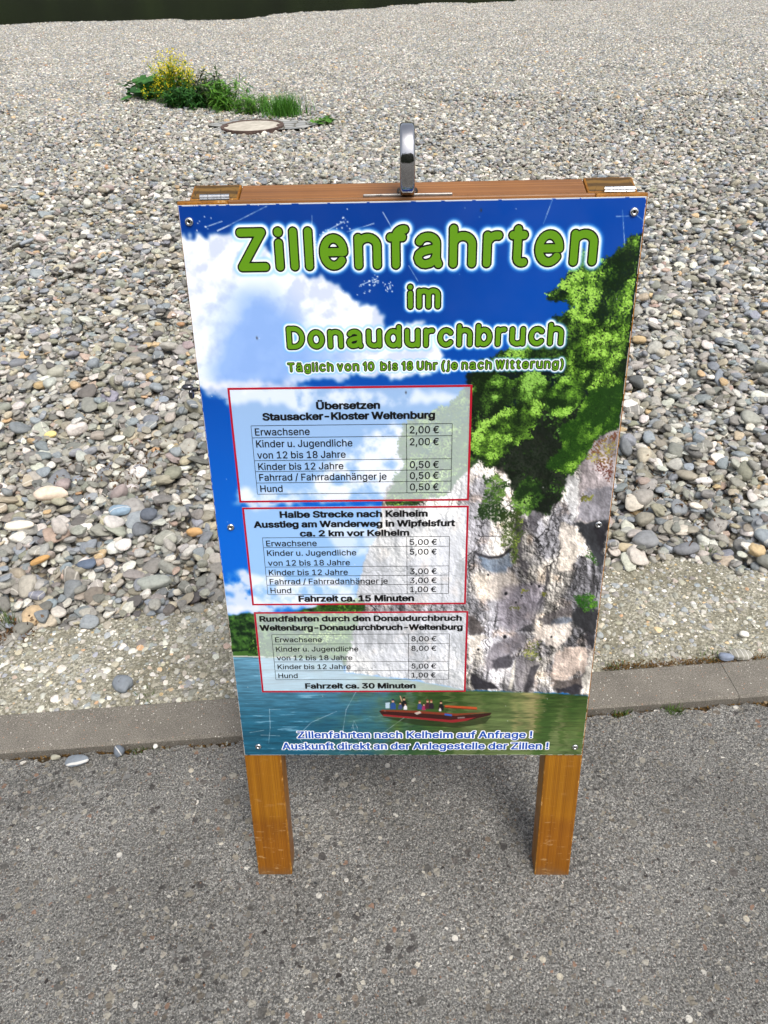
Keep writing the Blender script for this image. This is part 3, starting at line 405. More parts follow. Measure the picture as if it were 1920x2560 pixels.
XH = .79                                # x-height between pen centres
BOWL = [(.53, .45), (.3, .415), (.13, .37), (.03, .29), (.0, .19), (.04, .08), (.13, .01), (.22, 0), (.36, .03), (.47, .11), (.53, .25)]
A_ = [arc(.28, .59, .25, .20, 160, 0)+[(.53, .14), (.59, 0)], BOWL]
ARCH = lambda x0, w: [(x0, .45)]+arc(x0+w/2, XH-w/2*.92, w/2, w/2*.92, 180, 0)+[(x0+w, 0)]
STROKE = {   # centre lines of a round-ended face: cap height 1, x-height XH
 'Z': (.68, [[(.02, 1), (.63, 1), (0, 0), (.68, 0)]]), 'i': (0, [[(0, 0), (0, .68)], [(0, 1)]]), 'l': (0, [[(0, 0), (0, 1)]]),
 'e': (.58, [[(.03, XH/2), (.58, XH/2)]+arc(.29, XH/2, .29, XH/2, 0, 322, 26)]), 'n': (.54, [[(0, 0), (0, XH)], ARCH(0, .54)]),
 'f': (.32, [[(.11, 0), (.11, .79)]+arc(.33, .79, .22, .22, 180, 80), [(-.04, XH), (.30, XH)]]), 'a': (.59, A_),
 'h': (.54, [[(0, 0), (0, 1)], ARCH(0, .54)]), 'r': (.30, [[(0, 0), (0, XH)], [(0, .4)]+arc(.27, .52, .27, .27, 180, 80)]),
 't': (.33, [[(.14, .95), (.14, .15)]+arc(.28, .15, .14, .15, 180, 290), [(0, XH), (.31, XH)]]), 'm': (.88, [[(0, 0), (0, XH)], ARCH(0, .44), ARCH(.44, .44)]),
 'D': (.66, [[(0, 0), (0, 1), (.25, 1)]+arc(.25, .5, .41, .5, 90, -90)+[(0, 0)]]), 'o': (.6, [ell(.3, XH/2, .3, XH/2)]),
 'u': (.54, [[(0, XH), (0, .25)]+arc(.27, .25, .27, .25, 180, 360), [(.54, XH), (.54, 0)]]), 'd': (.58, [ell(.29, XH/2, .29, XH/2), [(.58, 1), (.58, 0)]]),
 'b': (.58, [ell(.29, XH/2, .29, XH/2), [(0, 1), (0, 0)]]), 'c': (.55, [arc(.3, XH/2, .3, XH/2, 42, 318, 24)]), 'T': (.64, [[(0, 1), (.64, 1)], [(.32, 1), (.32, 0)]]),
 'ä': (.59, A_+[[(.16, .99)], [(.42, .99)]]), 'g': (.58, [ell(.29, XH/2, .29, XH/2), [(.58, XH), (.58, -.06)]+arc(.3, -.06, .28, .22, 0, -155)]), 'v': (.5, [[(0, XH), (.25, 0), (.5, XH)]]),
 's': (.47, [[(.45, .61), (.39, .74), (.25, .79), (.1, .74), (.04, .60), (.1, .47), (.25, .40), (.4, .33), (.47, .19), (.41, .05), (.25, 0), (.09, .04), (.01, .17)]]),
 'U': (.62, [[(0, 1), (0, .32)]+arc(.31, .32, .31, .32, 180, 360)+[(.62, 1)]]), '(': (.2, [[(.2, 1.05), (.08, .8), (.03, .55), (.03, .25), (.08, 0), (.2, -.25)]]),
 ')': (.2, [[(0, 1.05), (.12, .8), (.17, .55), (.17, .25), (.12, 0), (0, -.25)]]), 'j': (.14, [[(.14, .68), (.14, -.12), (.1, -.23), (0, -.26)], [(.14, 1)]]),
 'W': (.9, [[(0, 1), (.22, 0), (.45, 1), (.68, 0), (.9, 1)]]), '1': (.2, [[(0, .78), (.2, 1), (.2, 0)]]), '0': (.54, [ell(.27, .5, .27, .5)]), '8': (.54, [ell(.27, .75, .22, .25), ell(.27, .25, .27, .25)])}
def stroke_field(text, u0, u1, vcap, vbase, r, cell, pad, gap):
    """distance in mm to the pen line of round-ended lettering"""
    x = 0; L = []
    for ch in text:
        if ch == ' ': x += .30; continue
        w, ps = STROKE[ch]; L.append((x, ps)); x += w+gap
    total = x-gap; sx = ((u1-u0)*PW-2*r)/total; sy = (vbase-vcap)*PH-2*r; ox = u0*PW+r; by = vbase*PH-r
    gx0 = ox-r-pad; gy0 = by-1.08*sy-r-pad; nx = int((total*sx+2*r+2*pad)/cell)+2; ny = int((1.4*sy+2*r+2*pad)/cell)+2
    F = np.full((ny, nx), 1e3, np.float32); yy, xx = np.mgrid[0:ny, 0:nx]
    for x0, ps in L:
        for P in ps:
            q = [(ox+(x0+a)*sx, by-b*sy) for a, b in P]
            if len(q) == 1: q = q*2
            lo = np.min(q, 0)-r-pad; hi = np.max(q, 0)+r+pad
            w = (slice(max(0, int((lo[1]-gy0)/cell)), max(0, int((hi[1]-gy0)/cell)+2)), slice(max(0, int((lo[0]-gx0)/cell)), max(0, int((hi[0]-gx0)/cell)+2)))
            px = gx0+xx[w]*cell; py = gy0+yy[w]*cell; d2 = np.full(px.shape, 1e6)
            for (xa, ya), (xb, yb) in zip(q[:-1], q[1:]):
                dx, dy = xb-xa, yb-ya; t = np.clip(((px-xa)*dx+(py-ya)*dy)/max(dx*dx+dy*dy, 1e-9), 0, 1)
                d2 = np.minimum(d2, (px-xa-t*dx)**2+(py-ya-t*dy)**2)
            F[w] = np.minimum(F[w], np.sqrt(d2)-(.6 if len(P) == 1 and r > 4 else 0))
    return F, gx0, gy0, cell
def contour(F, gx0, gy0, cell, level):
    """filled region F < level as 2-D polygons (marching squares)"""
    S = level-F.astype(float); ny, nx = S.shape
    ins = S > 0
    code = ins[:-1, :-1]*1+ins[:-1, 1:]*2+ins[1:, 1:]*4+ins[1:, :-1]*8
    V = []; Fc = []; nv = 0
    corner = [(0, 0), (1, 0), (1, 1), (0, 1)]
    def key(c): return c
    table = {}
    for k in range(1, 16):
        inside = [bool(k & (1 << i)) for i in range(4)]
        if k in (5, 10):
            polys = []
            for i in range(4):
                if inside[i]: polys.append([('e', (i-1) % 4), ('c', i), ('e', i)])
        else:
            P = []
            for i in range(4):
                if inside[i]: P.append(('c', i))
                if inside[i] != inside[(i+1) % 4]: P.append(('e', i))
            polys = [P]
        table[k] = polys
    cache = {}; verts = []; faces = []
    js, is_ = np.nonzero(code)
    # full cells: merge horizontal runs
    for j, i in zip(js.tolist(), is_.tolist()):
        k = code[j, i]
        if k == 15:
            if i > 0 and code[j, i-1] == 15: continue
            e = i
            while e+1 < nx-1 and code[j, e+1] == 15: e += 1
            polys = [[('p', (j, i)), ('p', (j, e+1)), ('p', (j+1, e+1)), ('p', (j+1, i))]]
        else: polys = table[int(k)]
        for P in polys:
            f = []
            for t, w in P:
                if t == 'p': kk = (w[0], w[1], -1); pos = (w[1], w[0])
                elif t == 'c': kk = (j+corner[w][1], i+corner[w][0], -1); pos = (kk[1], kk[0])
                else:
                    a = corner[w]; b = corner[(w+1) % 4]
                    pa = (j+a[1], i+a[0]); pb = (j+b[1], i+b[0])
                    if pa > pb: pa, pb = pb, pa
                    kk = (pa[0], pa[1], 0 if pa[0] == pb[0] else 1)
                    if kk not in cache:
                        s0, s1 = S[pa], S[pb]; tt = s0/(s0-s1)
                        pos = (pa[1]+(pb[1]-pa[1])*tt, pa[0]+(pb[0]-pa[0])*tt)
                if kk not in cache:
                    cache[kk] = len(verts); verts.append((gx0+pos[0]*cell, gy0+pos[1]*cell))
                f.append(cache[kk])
            faces.append(f)
    return verts, faces
BOXES = [(.065, .264, .6445, .459), (.070, .468, .645, .658), (.072, .672, .652, .848)]
TITLES = [('Zillenfahrten', .1195, .9055, .0325, .0905, 5.3, 2.1, .43), ('im', .494, .566, .1135, .1480, 3.4, 2.0, .42),
          ('Donaudurchbruch', .2155, .8475, .1715, .2050, 3.2, 1.9, .42), ('Täglich von 10  bis 18 Uhr (je nach Witterung)', .2125, .8535, .2265, .2400, 1.12, 1.25, .46)]
FOOT = [('Zillenfahrten nach Kelheim auf Anfrage !', .164, .849, .9412, .9572), ('Auskunft direkt an der Anlegestelle der Zillen !', .116, .899, .9688, .9848)]
TABLES = [
  dict(box=BOXES[0], heads=[('Übersetzen', .275, .425, .2888, .3), ('Stausacker-Kloster Weltenburg', .144, .556, .3058, .317)],
       rows=[.326, .346, .385, .404, .424, .444], cols=(.113, .489, .599), tx=.121, cap=.0117, ew=.1325, tail=[],
       text=[['Erwachsene', '2,00 €'], ['Kinder u. Jugendliche', 'von 12 bis 18 Jahre', '2,00 €'], ['Kinder bis 12 Jahre', '0,50 €'], ['Fahrrad / Fahrradanhänger je', '0,50 €'], ['Hund', '0,50 €']]),
  dict(box=BOXES[1], heads=[('Halbe Strecke nach Kelheim', .166, .540, .4760, .487), ('Ausstieg am Wanderweg in Wipfelsfurt', .097, .610, .4940, .505), ('ca. 2 km vor Kelheim', .214, .493, .5115, .5222)],
       rows=[.5245, .543, .581, .599, .617, .636], cols=(.115, .488, .598), tx=.123, cap=.0106, ew=.1310, tail=[('Fahrzeit ca. 15 Minuten', .198, .505, .6388, .6505)],
       text=[['Erwachsene', '5,00 €'], ['Kinder u. Jugendliche', 'von 12 bis 18 Jahre', '5,00 €'], ['Kinder bis 12 Jahre', '3,00 €'], ['Fahrrad / Fahrradanhänger je', '3,00 €'], ['Hund', '1,00 €']]),
  dict(box=BOXES[2], heads=[('Rundfahrten durch den Donaudurchbruch', .087, .634, .6808, .6915), ('Weltenburg-Donaudurchbruch-Weltenburg', .085, .637, .6995, .7105)],
       rows=[.7195, .740, .779, .799, .819], cols=(.115, .491, .603), tx=.123, cap=.0104, ew=.1285, tail=[('Fahrzeit ca. 30 Minuten', .198, .509, .8278, .839)],
       text=[['Erwachsene', '8,00 €'], ['Kinder u. Jugendliche', 'von 12 bis 18 Jahre', '8,00 €'], ['Kinder bis 12 Jahre', '5,00 €'], ['Hund', '1,00 €']])]
def merge(dst, vf):
    n = len(dst[0]); dst[0].extend(vf[0]); dst[1].extend([[i+n for i in f] for f in vf[1]])
def rect(x0, y0, x1, y1): return [(x0, y0), (x1, y0), (x1, y1), (x0, y1)], [[0, 1, 2, 3]]
def frame_rect(u0, v0, u1, v1, t):
    x0, y0, x1, y1 = u0*PW, v0*PH, u1*PW, v1*PH; o = ([], [])
    for r in ((x0, y0, x1, y0+t), (x0, y1-t, x1, y1), (x0, y0+t, x0+t, y1-t), (x1-t, y0+t, x1, y1-t)): merge(o, rect(*r))
    return o
def build_lettering():
    out = {}; halos = []
    out['titles'] = []
    for t, u0, u1, vc, vb, r, ol, gap in TITLES:
        green = ([], []); black = ([], [])
        F = stroke_field(t, u0, u1, vc, vb, r, max(.25, r*.08), ol+1.5, gap)
        merge(green, contour(*F, r)); merge(black, contour(*F, r+ol)); out['titles'].append((green, black))
        H, hx, hy, hc = stroke_field(t, u0, u1, vc, vb, r, 1., 16, gap)
        big = np.full((PH+1, PW+1), 99., np.float32)
        ys, xs = np.mgrid[0:PH+1, 0:PW+1]
        i = np.clip(np.round(xs-hx).astype(int), 0, H.shape[1]-1); j = np.clip(np.round(ys-hy).astype(int), 0, H.shape[0]-1)
        ok = (xs >= hx) & (xs < hx+H.shape[1]-1) & (ys >= hy) & (ys < hy+H.shape[0]-1)
        big[ok] = H[j, i][ok]-r
        halos.append((big, ol+.4, ol+(6.8 if r > 5 else 5.2 if r > 2 else 3.8), 1.))
    blue = ([], []); white = ([], [])
    for t, u0, u1, vc, vb in FOOT:
        em = (vb-vc)*PH/.509; F = field(t, u0, u1, vc, vb, .35, em*.12, .01, None, 1.4)
        merge(blue, contour(*F, em*.026)); merge(white, contour(*F, em*.026+1.9))
    out['foot'] = (blue, white)
    out['tables'] = []
    for T in TABLES:
        ink = ([], []); red = frame_rect(*T['box'], 3.3)
        for t, u0, u1, vc, vb in T['heads']+T['tail']:
            em = (vb-vc)*PH/.509; merge(ink, contour(*field(t, u0, u1, vc, vb, .35, em*.10, .0, None, 1.5), em*.045))
        R = T['rows']; c0, c1, c2 = T['cols']; lw = .75
        cap = T['cap']; em = cap*PH/.509; L = layout('Erwachsene'); ax = np.concatenate([x+c[:, 0] for x, cs in L for c in cs]); sx = T['ew']*PW/(ax.max()-ax.min())
        for r in R: merge(ink, rect(c0*PW, r*PH-lw/2, c2*PW, r*PH+lw/2))
        for c in (c0, c1, c2):
            for a, b in zip(R[:-1], R[1:]): merge(ink, rect(c*PW-lw/2, a*PH+lw/2, c*PW+lw/2, b*PH-lw/2))
        for k, row in enumerate(T['text']):
            for q, t in enumerate(row[:-1]):
                vb = R[k]+.0162+.0192*q; merge(ink, contour(*field(t, T['tx']+.0005, 0, vb-cap, vb, .35, 1.4, 0, sx, 1.2), em*.010))
            vb = R[k]+.0155; merge(ink, contour(*field(row[-1], c1+.008, 0, vb-cap, vb, .35, 1.4, 0, sx, 1.2), em*.010))
        out['tables'].append((red, ink))
    return out, halos
# ---- helpers ----------------------------------------------------------------------------------
def lin(r, g, b):
    f = lambda c: (c/255/12.92 if c <= 10 else ((c/255+.055)/1.055)**2.4)
    return (f(r), f(g), f(b), 1)
def tag(o, label=None, cat=None, group=None, kind=None):
    for k, v in (('label', label), ('category', cat), ('group', group), ('kind', kind)):
        if v: o[k] = v
    return o
def obj(name, me, parent=None, loc=None):
    o = bpy.data.objects.new(name, me); COL.objects.link(o)
    if parent: o.parent = parent
    if loc is not None: o.location = loc
    return o
def empty(name, loc, label, cat, group=None):
    o = bpy.data.objects.new(name, None); COL.objects.link(o); o.location = loc; o.empty_display_size = .1
    return tag(o, label, cat, group)
def mesh(name, V, F, mats, smooth=False, mi=None):
    me = bpy.data.meshes.new(name); me.from_pydata([tuple(map(float, v)) for v in V], [], F); me.update()
    for m in (mats if isinstance(mats, (list, tuple)) else [mats]): me.materials.append(m)
    if smooth: me.polygons.foreach_set('use_smooth', [True]*len(me.polygons))
    if mi is not None: me.polygons.foreach_set('material_index', mi)
    return me
class NT:
    """small shorthand for shader graphs"""
    def __init__(s, name, rough=.7, spec=.5, metal=0):
        s.m = bpy.data.materials.new(name); s.m.use_nodes = True; s.t = s.m.node_tree; s.p = s.t.nodes['Principled BSDF']
        s.p.inputs['Roughness'].default_value = rough; s.p.inputs['Specular IOR Level'].default_value = spec; s.p.inputs['Metallic'].default_value = metal
    def n(s, t, **k):
        x = s.t.nodes.new(t)
        for a, b in k.items():
            if a.startswith('i_'):
                q = a[2:]; x.inputs[int(q) if q.isdigit() else q.replace('_', ' ')].default_value = b
            else: setattr(x, a, b)
        return x
    def l(s, a, b): s.t.links.new(a, b); return b
    def co(s, kind='Object', scale=(1, 1, 1), rot=(0, 0, 0)):
        c = s.n('ShaderNodeTexCoord'); m = s.n('ShaderNodeMapping'); m.inputs['Scale'].default_value = scale; m.inputs['Rotation'].default_value = rot
        s.l(c.outputs[kind], m.inputs[0]); return m.outputs[0]
    def noise(s, v, scale, detail=4, rough=.55, dist=0):
        x = s.n('ShaderNodeTexNoise'); x.inputs['Scale'].default_value = scale; x.inputs['Detail'].default_value = detail; x.inputs['Roughness'].default_value = rough; x.inputs['Distortion'].default_value = dist
        if v is not None: s.l(v, x.inputs['Vector'])
        return x.outputs['Fac']
    def voro(s, v, scale, feature='F1', rnd=1.):
        x = s.n('ShaderNodeTexVoronoi'); x.feature = feature; x.inputs['Scale'].default_value = scale; x.inputs['Randomness'].default_value = rnd
        if v is not None: s.l(v, x.inputs['Vector'])
        return x
    def ramp(s, f, stops, interp='LINEAR'):
        r = s.n('ShaderNodeValToRGB'); e = r.color_ramp; e.interpolation = interp
        while len(e.elements) < len(stops): e.elements.new(.5)
        for el, (p, c) in zip(e.elements, stops): el.position = p; el.color = c if len(c) == 4 else (*c, 1)
        s.l(f, r.inputs[0]); return r.outputs[0]
    def g(s, v): return (v, v, v, 1)
    def mix(s, f, a, b, mode='MIX'):
        x = s.n('ShaderNodeMix', data_type='RGBA', blend_type=mode)
        for i, q in ((0, f), (6, a), (7, b)):
            if hasattr(q, 'is_linked'): s.l(q, x.inputs[i])
            else: x.inputs[i].default_value = q
        return x.outputs[2]
    def math(s, op, a, b=0., c=0.):
        x = s.n('ShaderNodeMath', operation=op)
        for i, q in ((0, a), (1, b), (2, c)):
            if hasattr(q, 'is_linked'): s.l(q, x.inputs[i])
            else: x.inputs[i].default_value = q
        return x.outputs[0]
    def col(s, c):
        if hasattr(c, 'is_linked'): s.l(c, s.p.inputs['Base Color'])
        else: s.p.inputs['Base Color'].default_value = c
        return s
    def bump(s, h, dist, strength=1., prev=None):
        b = s.n('ShaderNodeBump'); b.inputs['Distance'].default_value = dist; b.inputs['Strength'].default_value = strength
        s.l(h, b.inputs['Height'])
        if prev is not None: s.l(prev, b.inputs['Normal'])
        s.l(b.outputs[0], s.p.inputs['Normal']); return b.outputs[0]
def plain(name, c, rough=.6, spec=.4, metal=0): return NT(name, rough, spec, metal).col(c).m

# ---- materials --------------------------------------------------------------------------------
def speckled(t, v, base, scale, share, stones, size):
    """scattered chips: one random colour per Voronoi cell, shown where the cell is picked"""
    vo = t.voro(v, scale)
    h = t.n('ShaderNodeSeparateColor'); t.l(vo.outputs['Color'], h.inputs[0])
    pick = t.math('GREATER_THAN', h.outputs[0], 1-share)
    rr = t.math('MULTIPLY_ADD', h.outputs[2], size*.9, size*.35)
    core = t.math('LESS_THAN', vo.outputs['Distance'], rr)
    c = t.ramp(h.outputs[1], stones, 'CONSTANT')
    return t.mix(t.math('MULTIPLY', pick, core), base, c)
def chips(*cs): n = len(cs); return [(i/n, lin(*c)) for i, c in enumerate(cs)]
GREYS = chips((204, 201, 192), (160, 157, 150), (124, 121, 115), (178, 170, 154), (82, 80, 77), (138, 124, 106), (216, 214, 206), (104, 98, 90), (150, 120, 100), (66, 67, 69), (92, 90, 86))
def mat_asphalt():
    t = NT('asphalt', .88, .3); v = t.co()
    wv = t.n('ShaderNodeVectorMath', operation='ADD'); d = t.n('ShaderNodeTexNoise'); d.inputs['Scale'].default_value = 90; t.l(v, d.inputs[0])
    sc = t.n('ShaderNodeVectorMath', operation='SCALE'); sc.inputs[3].default_value = .013; t.l(d.outputs['Color'], sc.inputs[0]); t.l(v, wv.inputs[0]); t.l(sc.outputs[0], wv.inputs[1]); w = wv.outputs[0]
    big = t.noise(v, 3.1, 6, .62)
    c = t.ramp(t.noise(v, 260, 3, .7), [(.30, lin(62, 62, 61)), (.5, lin(122, 121, 117)), (.70, lin(200, 198, 192))])
    c = speckled(t, v, c, 420, .50, chips((236, 234, 228), (190, 186, 178), (60, 60, 60), (214, 210, 200), (140, 132, 120), (44, 44, 46), (168, 160, 148)), .30)
    c = speckled(t, w, c, 260, .50, GREYS, .30)
    c = speckled(t, w, c, 150, .35, GREYS, .28)
    mid = chips((130, 126, 117), (98, 96, 92), (150, 144, 130), (78, 75, 73), (118, 110, 99), (146, 146, 143), (178, 173, 160), (106, 101, 97))
    c = t.mix(.85, c, speckled(t, w, c, 84, .60, mid, .42))
    c = t.mix(.9, c, speckled(t, w, c, 48, .30, mid, .36))
    c = speckled(t, w, c, 66, .30, chips((206, 200, 186), (178, 172, 160), (152, 124, 106), (220, 216, 206), (150, 140, 122), (66, 62, 60)), .29)
    c = speckled(t, v, c, 36, .055, chips((206, 198, 180), (148, 132, 118), (222, 218, 208), (138, 124, 110)), .20)
    c = t.mix(1, c, t.ramp(big, [(.34, t.g(.66)), (.62, t.g(1.02))]), 'MULTIPLY')
    t.col(c)
    h = t.math('ADD', t.noise(v, 220, 4, .7), t.math('MULTIPLY', t.voro(w, 95).outputs['Distance'], -1.1))
    t.bump(h, .007, 1.); return t.m
def mat_concrete():
    t = NT('exposed aggregate concrete', .92, .25); v = t.co()
    c = t.ramp(t.noise(v, 120, 5, .7), [(.30, lin(74, 72, 62)), (.5, lin(150, 147, 131)), (.70, lin(216, 212, 197))])
    c = t.mix(t.math('MULTIPLY', t.ramp(t.noise(v, 6, 5), [(.42, t.g(0)), (.62, t.g(1))]), .55), c, lin(108, 103, 84))
    c = speckled(t, v, c, 150, .4, chips((205, 200, 184), (120, 116, 104), (176, 166, 140), (90, 90, 90), (228, 224, 212)), .34)
    c = speckled(t, v, c, 70, .3, chips((214, 206, 188), (150, 148, 142), (190, 168, 128), (112, 116, 122), (232, 228, 218)), .30)
    t.col(c)
    h = t.math('ADD', t.noise(v, 90, 5, .7), t.math('MULTIPLY', t.voro(v, 110).outputs['Distance'], -1.))
    t.bump(h, .006, .9); return t.m
def mat_kerb():
    t = NT('kerb concrete', .85, .3); v = t.co()
    c = t.ramp(t.noise(v, 380, 3, .6), [(.3, lin(88, 84, 77)), (.55, lin(126, 121, 112)), (.75, lin(168, 163, 154))])
    c = speckled(t, v, c, 240, .12, chips((214, 210, 200), (180, 174, 164), (90, 86, 84), (170, 130, 104)), .34)
    c = t.mix(1, c, t.ramp(t.noise(v, 9, 6, .65), [(.3, t.g(.70)), (.7, t.g(1.06))]), 'MULTIPLY')
    t.col(c); t.bump(t.noise(v, 420, 3, .6), .0012, .7); return t.m
def mat_soil():
    t = NT('damp dirt', .95, .2); v = t.co()
    t.col(t.ramp(t.noise(v, 160, 5, .7), [(.3, lin(26, 22, 16)), (.5, lin(62, 52, 38)), (.62, lin(86, 70, 44)), (.8, lin(130, 118, 98))]))
    t.bump(t.noise(v, 140, 4), .006); return t.m
def mat_gravel_bed():
    t = NT('fine gravel', .9, .25); v = t.co()
    vo = t.voro(v, 34); h = t.n('ShaderNodeSeparateColor'); t.l(vo.outputs['Color'], h.inputs[0])
    c = t.ramp(h.outputs[0], [(i/7, lin(*k)) for i, k in enumerate(((96, 92, 86), (170, 162, 146), (128, 128, 126), (200, 190, 172), (112, 116, 122), (150, 138, 116), (186, 178, 164)))], 'CONSTANT')
    c = t.mix(1, c, t.ramp(vo.outputs['Distance'], [(.3, t.g(1)), (.75, t.g(.35))]), 'MULTIPLY')
    t.col(c); t.bump(t.math('MULTIPLY', vo.outputs['Distance'], -1), .02, 1.); return t.m
def mat_pebble(kind):
    t = NT('river pebble', .72, .35); v = t.co()
    a = t.n('ShaderNodeAttribute', attribute_name='col', attribute_type=kind)
    c = t.mix(1, a.outputs['Color'], t.ramp(t.noise(v, 5 if kind == 'INSTANCER' else 60, 6, .65), [(.28, t.g(.70)), (.5, t.g(.95)), (.75, t.g(1.14))]), 'MULTIPLY')
    if kind == 'INSTANCER':
        oi = t.n('ShaderNodeObjectInfo')
        wv = t.n('ShaderNodeTexWave'); wv.inputs['Scale'].default_value = .55; wv.inputs['Distortion'].default_value = 5; wv.inputs['Detail'].default_value = 3; t.l(v, wv.inputs[0])
        vein = t.math('MULTIPLY', t.math('GREATER_THAN', wv.outputs['Fac'], .965), t.math('GREATER_THAN', a.outputs['Alpha'], .5))
        c = t.mix(t.math('MULTIPLY', vein, .55), c, lin(214, 210, 200))
        t.bump(t.noise(v, 14, 4, .6), .02, .35)
    t.col(c); return t.m
def mat_wood(name, ca, cb, cc, axis='Z', dirt=.0):
    t = NT(name, .38, .45)
    s = {'Z': (190, 5, .9), 'X': (.9, 170, 170)}[axis]; v = t.co(scale=s)
    g = t.noise(v, 1.1, 2, .55, .1)
    c = t.ramp(g, [(.32, ca), (.52, cb), (.70, cc)])
    w = t.n('ShaderNodeTexWave'); w.bands_direction = 'X' if axis == 'Z' else 'Y'; w.inputs['Scale'].default_value = 3.2; w.inputs['Distortion'].default_value = 3.5; w.inputs['Detail'].default_value = 3; t.l(t.co(scale={'Z': (30, 1.5, .6), 'X': (.8, 30, 30)}[axis]), w.inputs[0])
    c = t.mix(.30, c, t.ramp(w.outputs['Fac'], [(.2, ca), (.8, cc)]))
    v2 = t.co()
    wear = t.ramp(t.noise(v2, 38, 6, .72), [(.66, t.g(0)), (.72, t.g(1))])
    c = t.mix(t.math('MULTIPLY', wear, .35), c, lin(166, 122, 66))
    c = t.mix(1, c, t.ramp(t.noise(v2, 7, 4), [(.3, t.g(.80)), (.7, t.g(1.05))]), 'MULTIPLY')
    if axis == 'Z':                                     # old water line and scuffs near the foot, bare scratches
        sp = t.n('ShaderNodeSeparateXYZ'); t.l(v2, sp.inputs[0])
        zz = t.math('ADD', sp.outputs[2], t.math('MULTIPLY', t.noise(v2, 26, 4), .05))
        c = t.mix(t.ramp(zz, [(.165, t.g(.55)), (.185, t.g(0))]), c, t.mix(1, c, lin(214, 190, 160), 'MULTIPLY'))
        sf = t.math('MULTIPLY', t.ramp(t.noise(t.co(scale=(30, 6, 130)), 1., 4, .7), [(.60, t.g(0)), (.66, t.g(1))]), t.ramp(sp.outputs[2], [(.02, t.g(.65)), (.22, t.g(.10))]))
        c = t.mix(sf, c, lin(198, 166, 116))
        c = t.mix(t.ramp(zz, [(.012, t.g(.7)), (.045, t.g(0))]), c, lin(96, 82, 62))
    t.col(c); t.l(t.ramp(t.noise(v2, 20, 4), [(.3, t.g(.28)), (.7, t.g(.5))]), t.p.inputs['Roughness'])
    t.bump(g, .0012, .35); return t.m
def mat_endgrain():
    t = NT('cracked end grain', .6, .35); v = t.co()
    r = t.n('ShaderNodeTexWave', wave_type='RINGS'); r.inputs['Scale'].default_value = 32; r.inputs['Distortion'].default_value = 2; r.inputs['Detail'].default_value = 3
    mp = t.n('ShaderNodeMapping'); mp.inputs['Location'].default_value = (.09, .05, 0); t.l(v, mp.inputs[0]); t.l(mp.outputs[0], r.inputs[0])
    c = t.ramp(r.outputs['Fac'], [(.2, lin(76, 54, 18)), (.8, lin(114, 84, 34))])
    vo = t.voro(t.co(scale=(1, 1, 0)), 46, 'DISTANCE_TO_EDGE'); ns = t.noise(v, 40, 3)
    cr = t.ramp(t.math('ADD', vo.outputs['Distance'], t.math('MULTIPLY', ns, .05)), [(.028, t.g(1)), (.045, t.g(0))])
    c = t.mix(t.math('MULTIPLY', cr, t.ramp(t.noise(v, 24, 2), [(.42, t.g(0)), (.5, t.g(1))])), c, lin(44, 30, 12))
    t.col(c); return t.m
def mat_leaf(name, a, b, rough=.55):
    t = NT(name, rough, .35)
    oi = t.n('ShaderNodeAttribute', attribute_name='tint'); 
    t.col(t.mix(oi.outputs['Fac'], a, b))
    t.p.inputs['Subsurface Weight'].default_value = 0
    tr = t.n('ShaderNodeBsdfTranslucent'); t.l(t.mix(oi.outputs['Fac'], a, b), tr.inputs[0]); ms = t.n('ShaderNodeMixShader'); ms.inputs[0].default_value = .25
    out = [n for n in t.t.nodes if n.type == 'OUTPUT_MATERIAL'][0]
    t.l(t.p.outputs[0], ms.inputs[1]); t.l(tr.outputs[0], ms.inputs[2]); t.l(ms.outputs[0], out.inputs[0]); return t.m
def mat_print():
    t = NT('printed picture', .34, .30); a = t.n('ShaderNodeAttribute', attribute_name='ink'); t.col(a.outputs['Color'])
    v = t.co(); t.l(t.ramp(t.noise(v, 18, 5), [(.3, t.g(.28)), (.7, t.g(.44))]), t.p.inputs['Roughness']); return t.m
M_STEEL = None
def mat_steel(name, c, rough, scale=(1, 1, 1)):
    t = NT(name, rough, .5, 1.0); v = t.co(scale=scale)
    t.col(t.mix(t.noise(v, 60, 4), c, tuple(x*.75 for x in c[:3])+(1,)))
    t.l(t.ramp(t.noise(v, 90, 5, .7), [(.3, t.g(rough*.7)), (.7, t.g(rough*1.5))]), t.p.inputs['Roughness'])
    t.bump(t.noise(v, 140, 4), .0006, .25); return t.m

# ---- the setting ------------------------------------------------------------------------------
TH = rad(5.05); KD = Vector((math.cos(TH), math.sin(TH), 0)); KN = Vector((-math.sin(TH), math.cos(TH), 0))
T0, T1 = .378, .496                                # kerb front and back across the strip
EDGE_S = [-40, -2.6, -1.9, -1.40, -1.16, -1.08, -.96, -.78, -.64, -.47, -.2, .1, .4, .705, .84, .99, 1.07, 1.10, 1.19, 1.4, 1.9, 2.6, 40]
EDGE_T = [.78, .74, .71, .70, .735, .765, .825, .830, .842, .868, .88, .89, .90, .9115, .9205, .921, .897, .850, .840, .87, .90, .88, .88]
def edge_t(s): return np.interp(s, EDGE_S, EDGE_T) + .012*np.sin(np.asarray(s)*23)+.007*np.sin(np.asarray(s)*61+1)
def st(s, t, z=0.): return (s*KD.x+t*KN.x, s*KD.y+t*KN.y, z)
BANK = ([-90, -40, -18, -11.35, -8.9, -5.3, -2.3, .6, 3.7, 7.35, 11.8, 20, 90], [21, 22, 23.2, 24.2, 24.9, 23.8, 26.5, 28.6, 29.1, 28.6, 28.6, 30, 33])
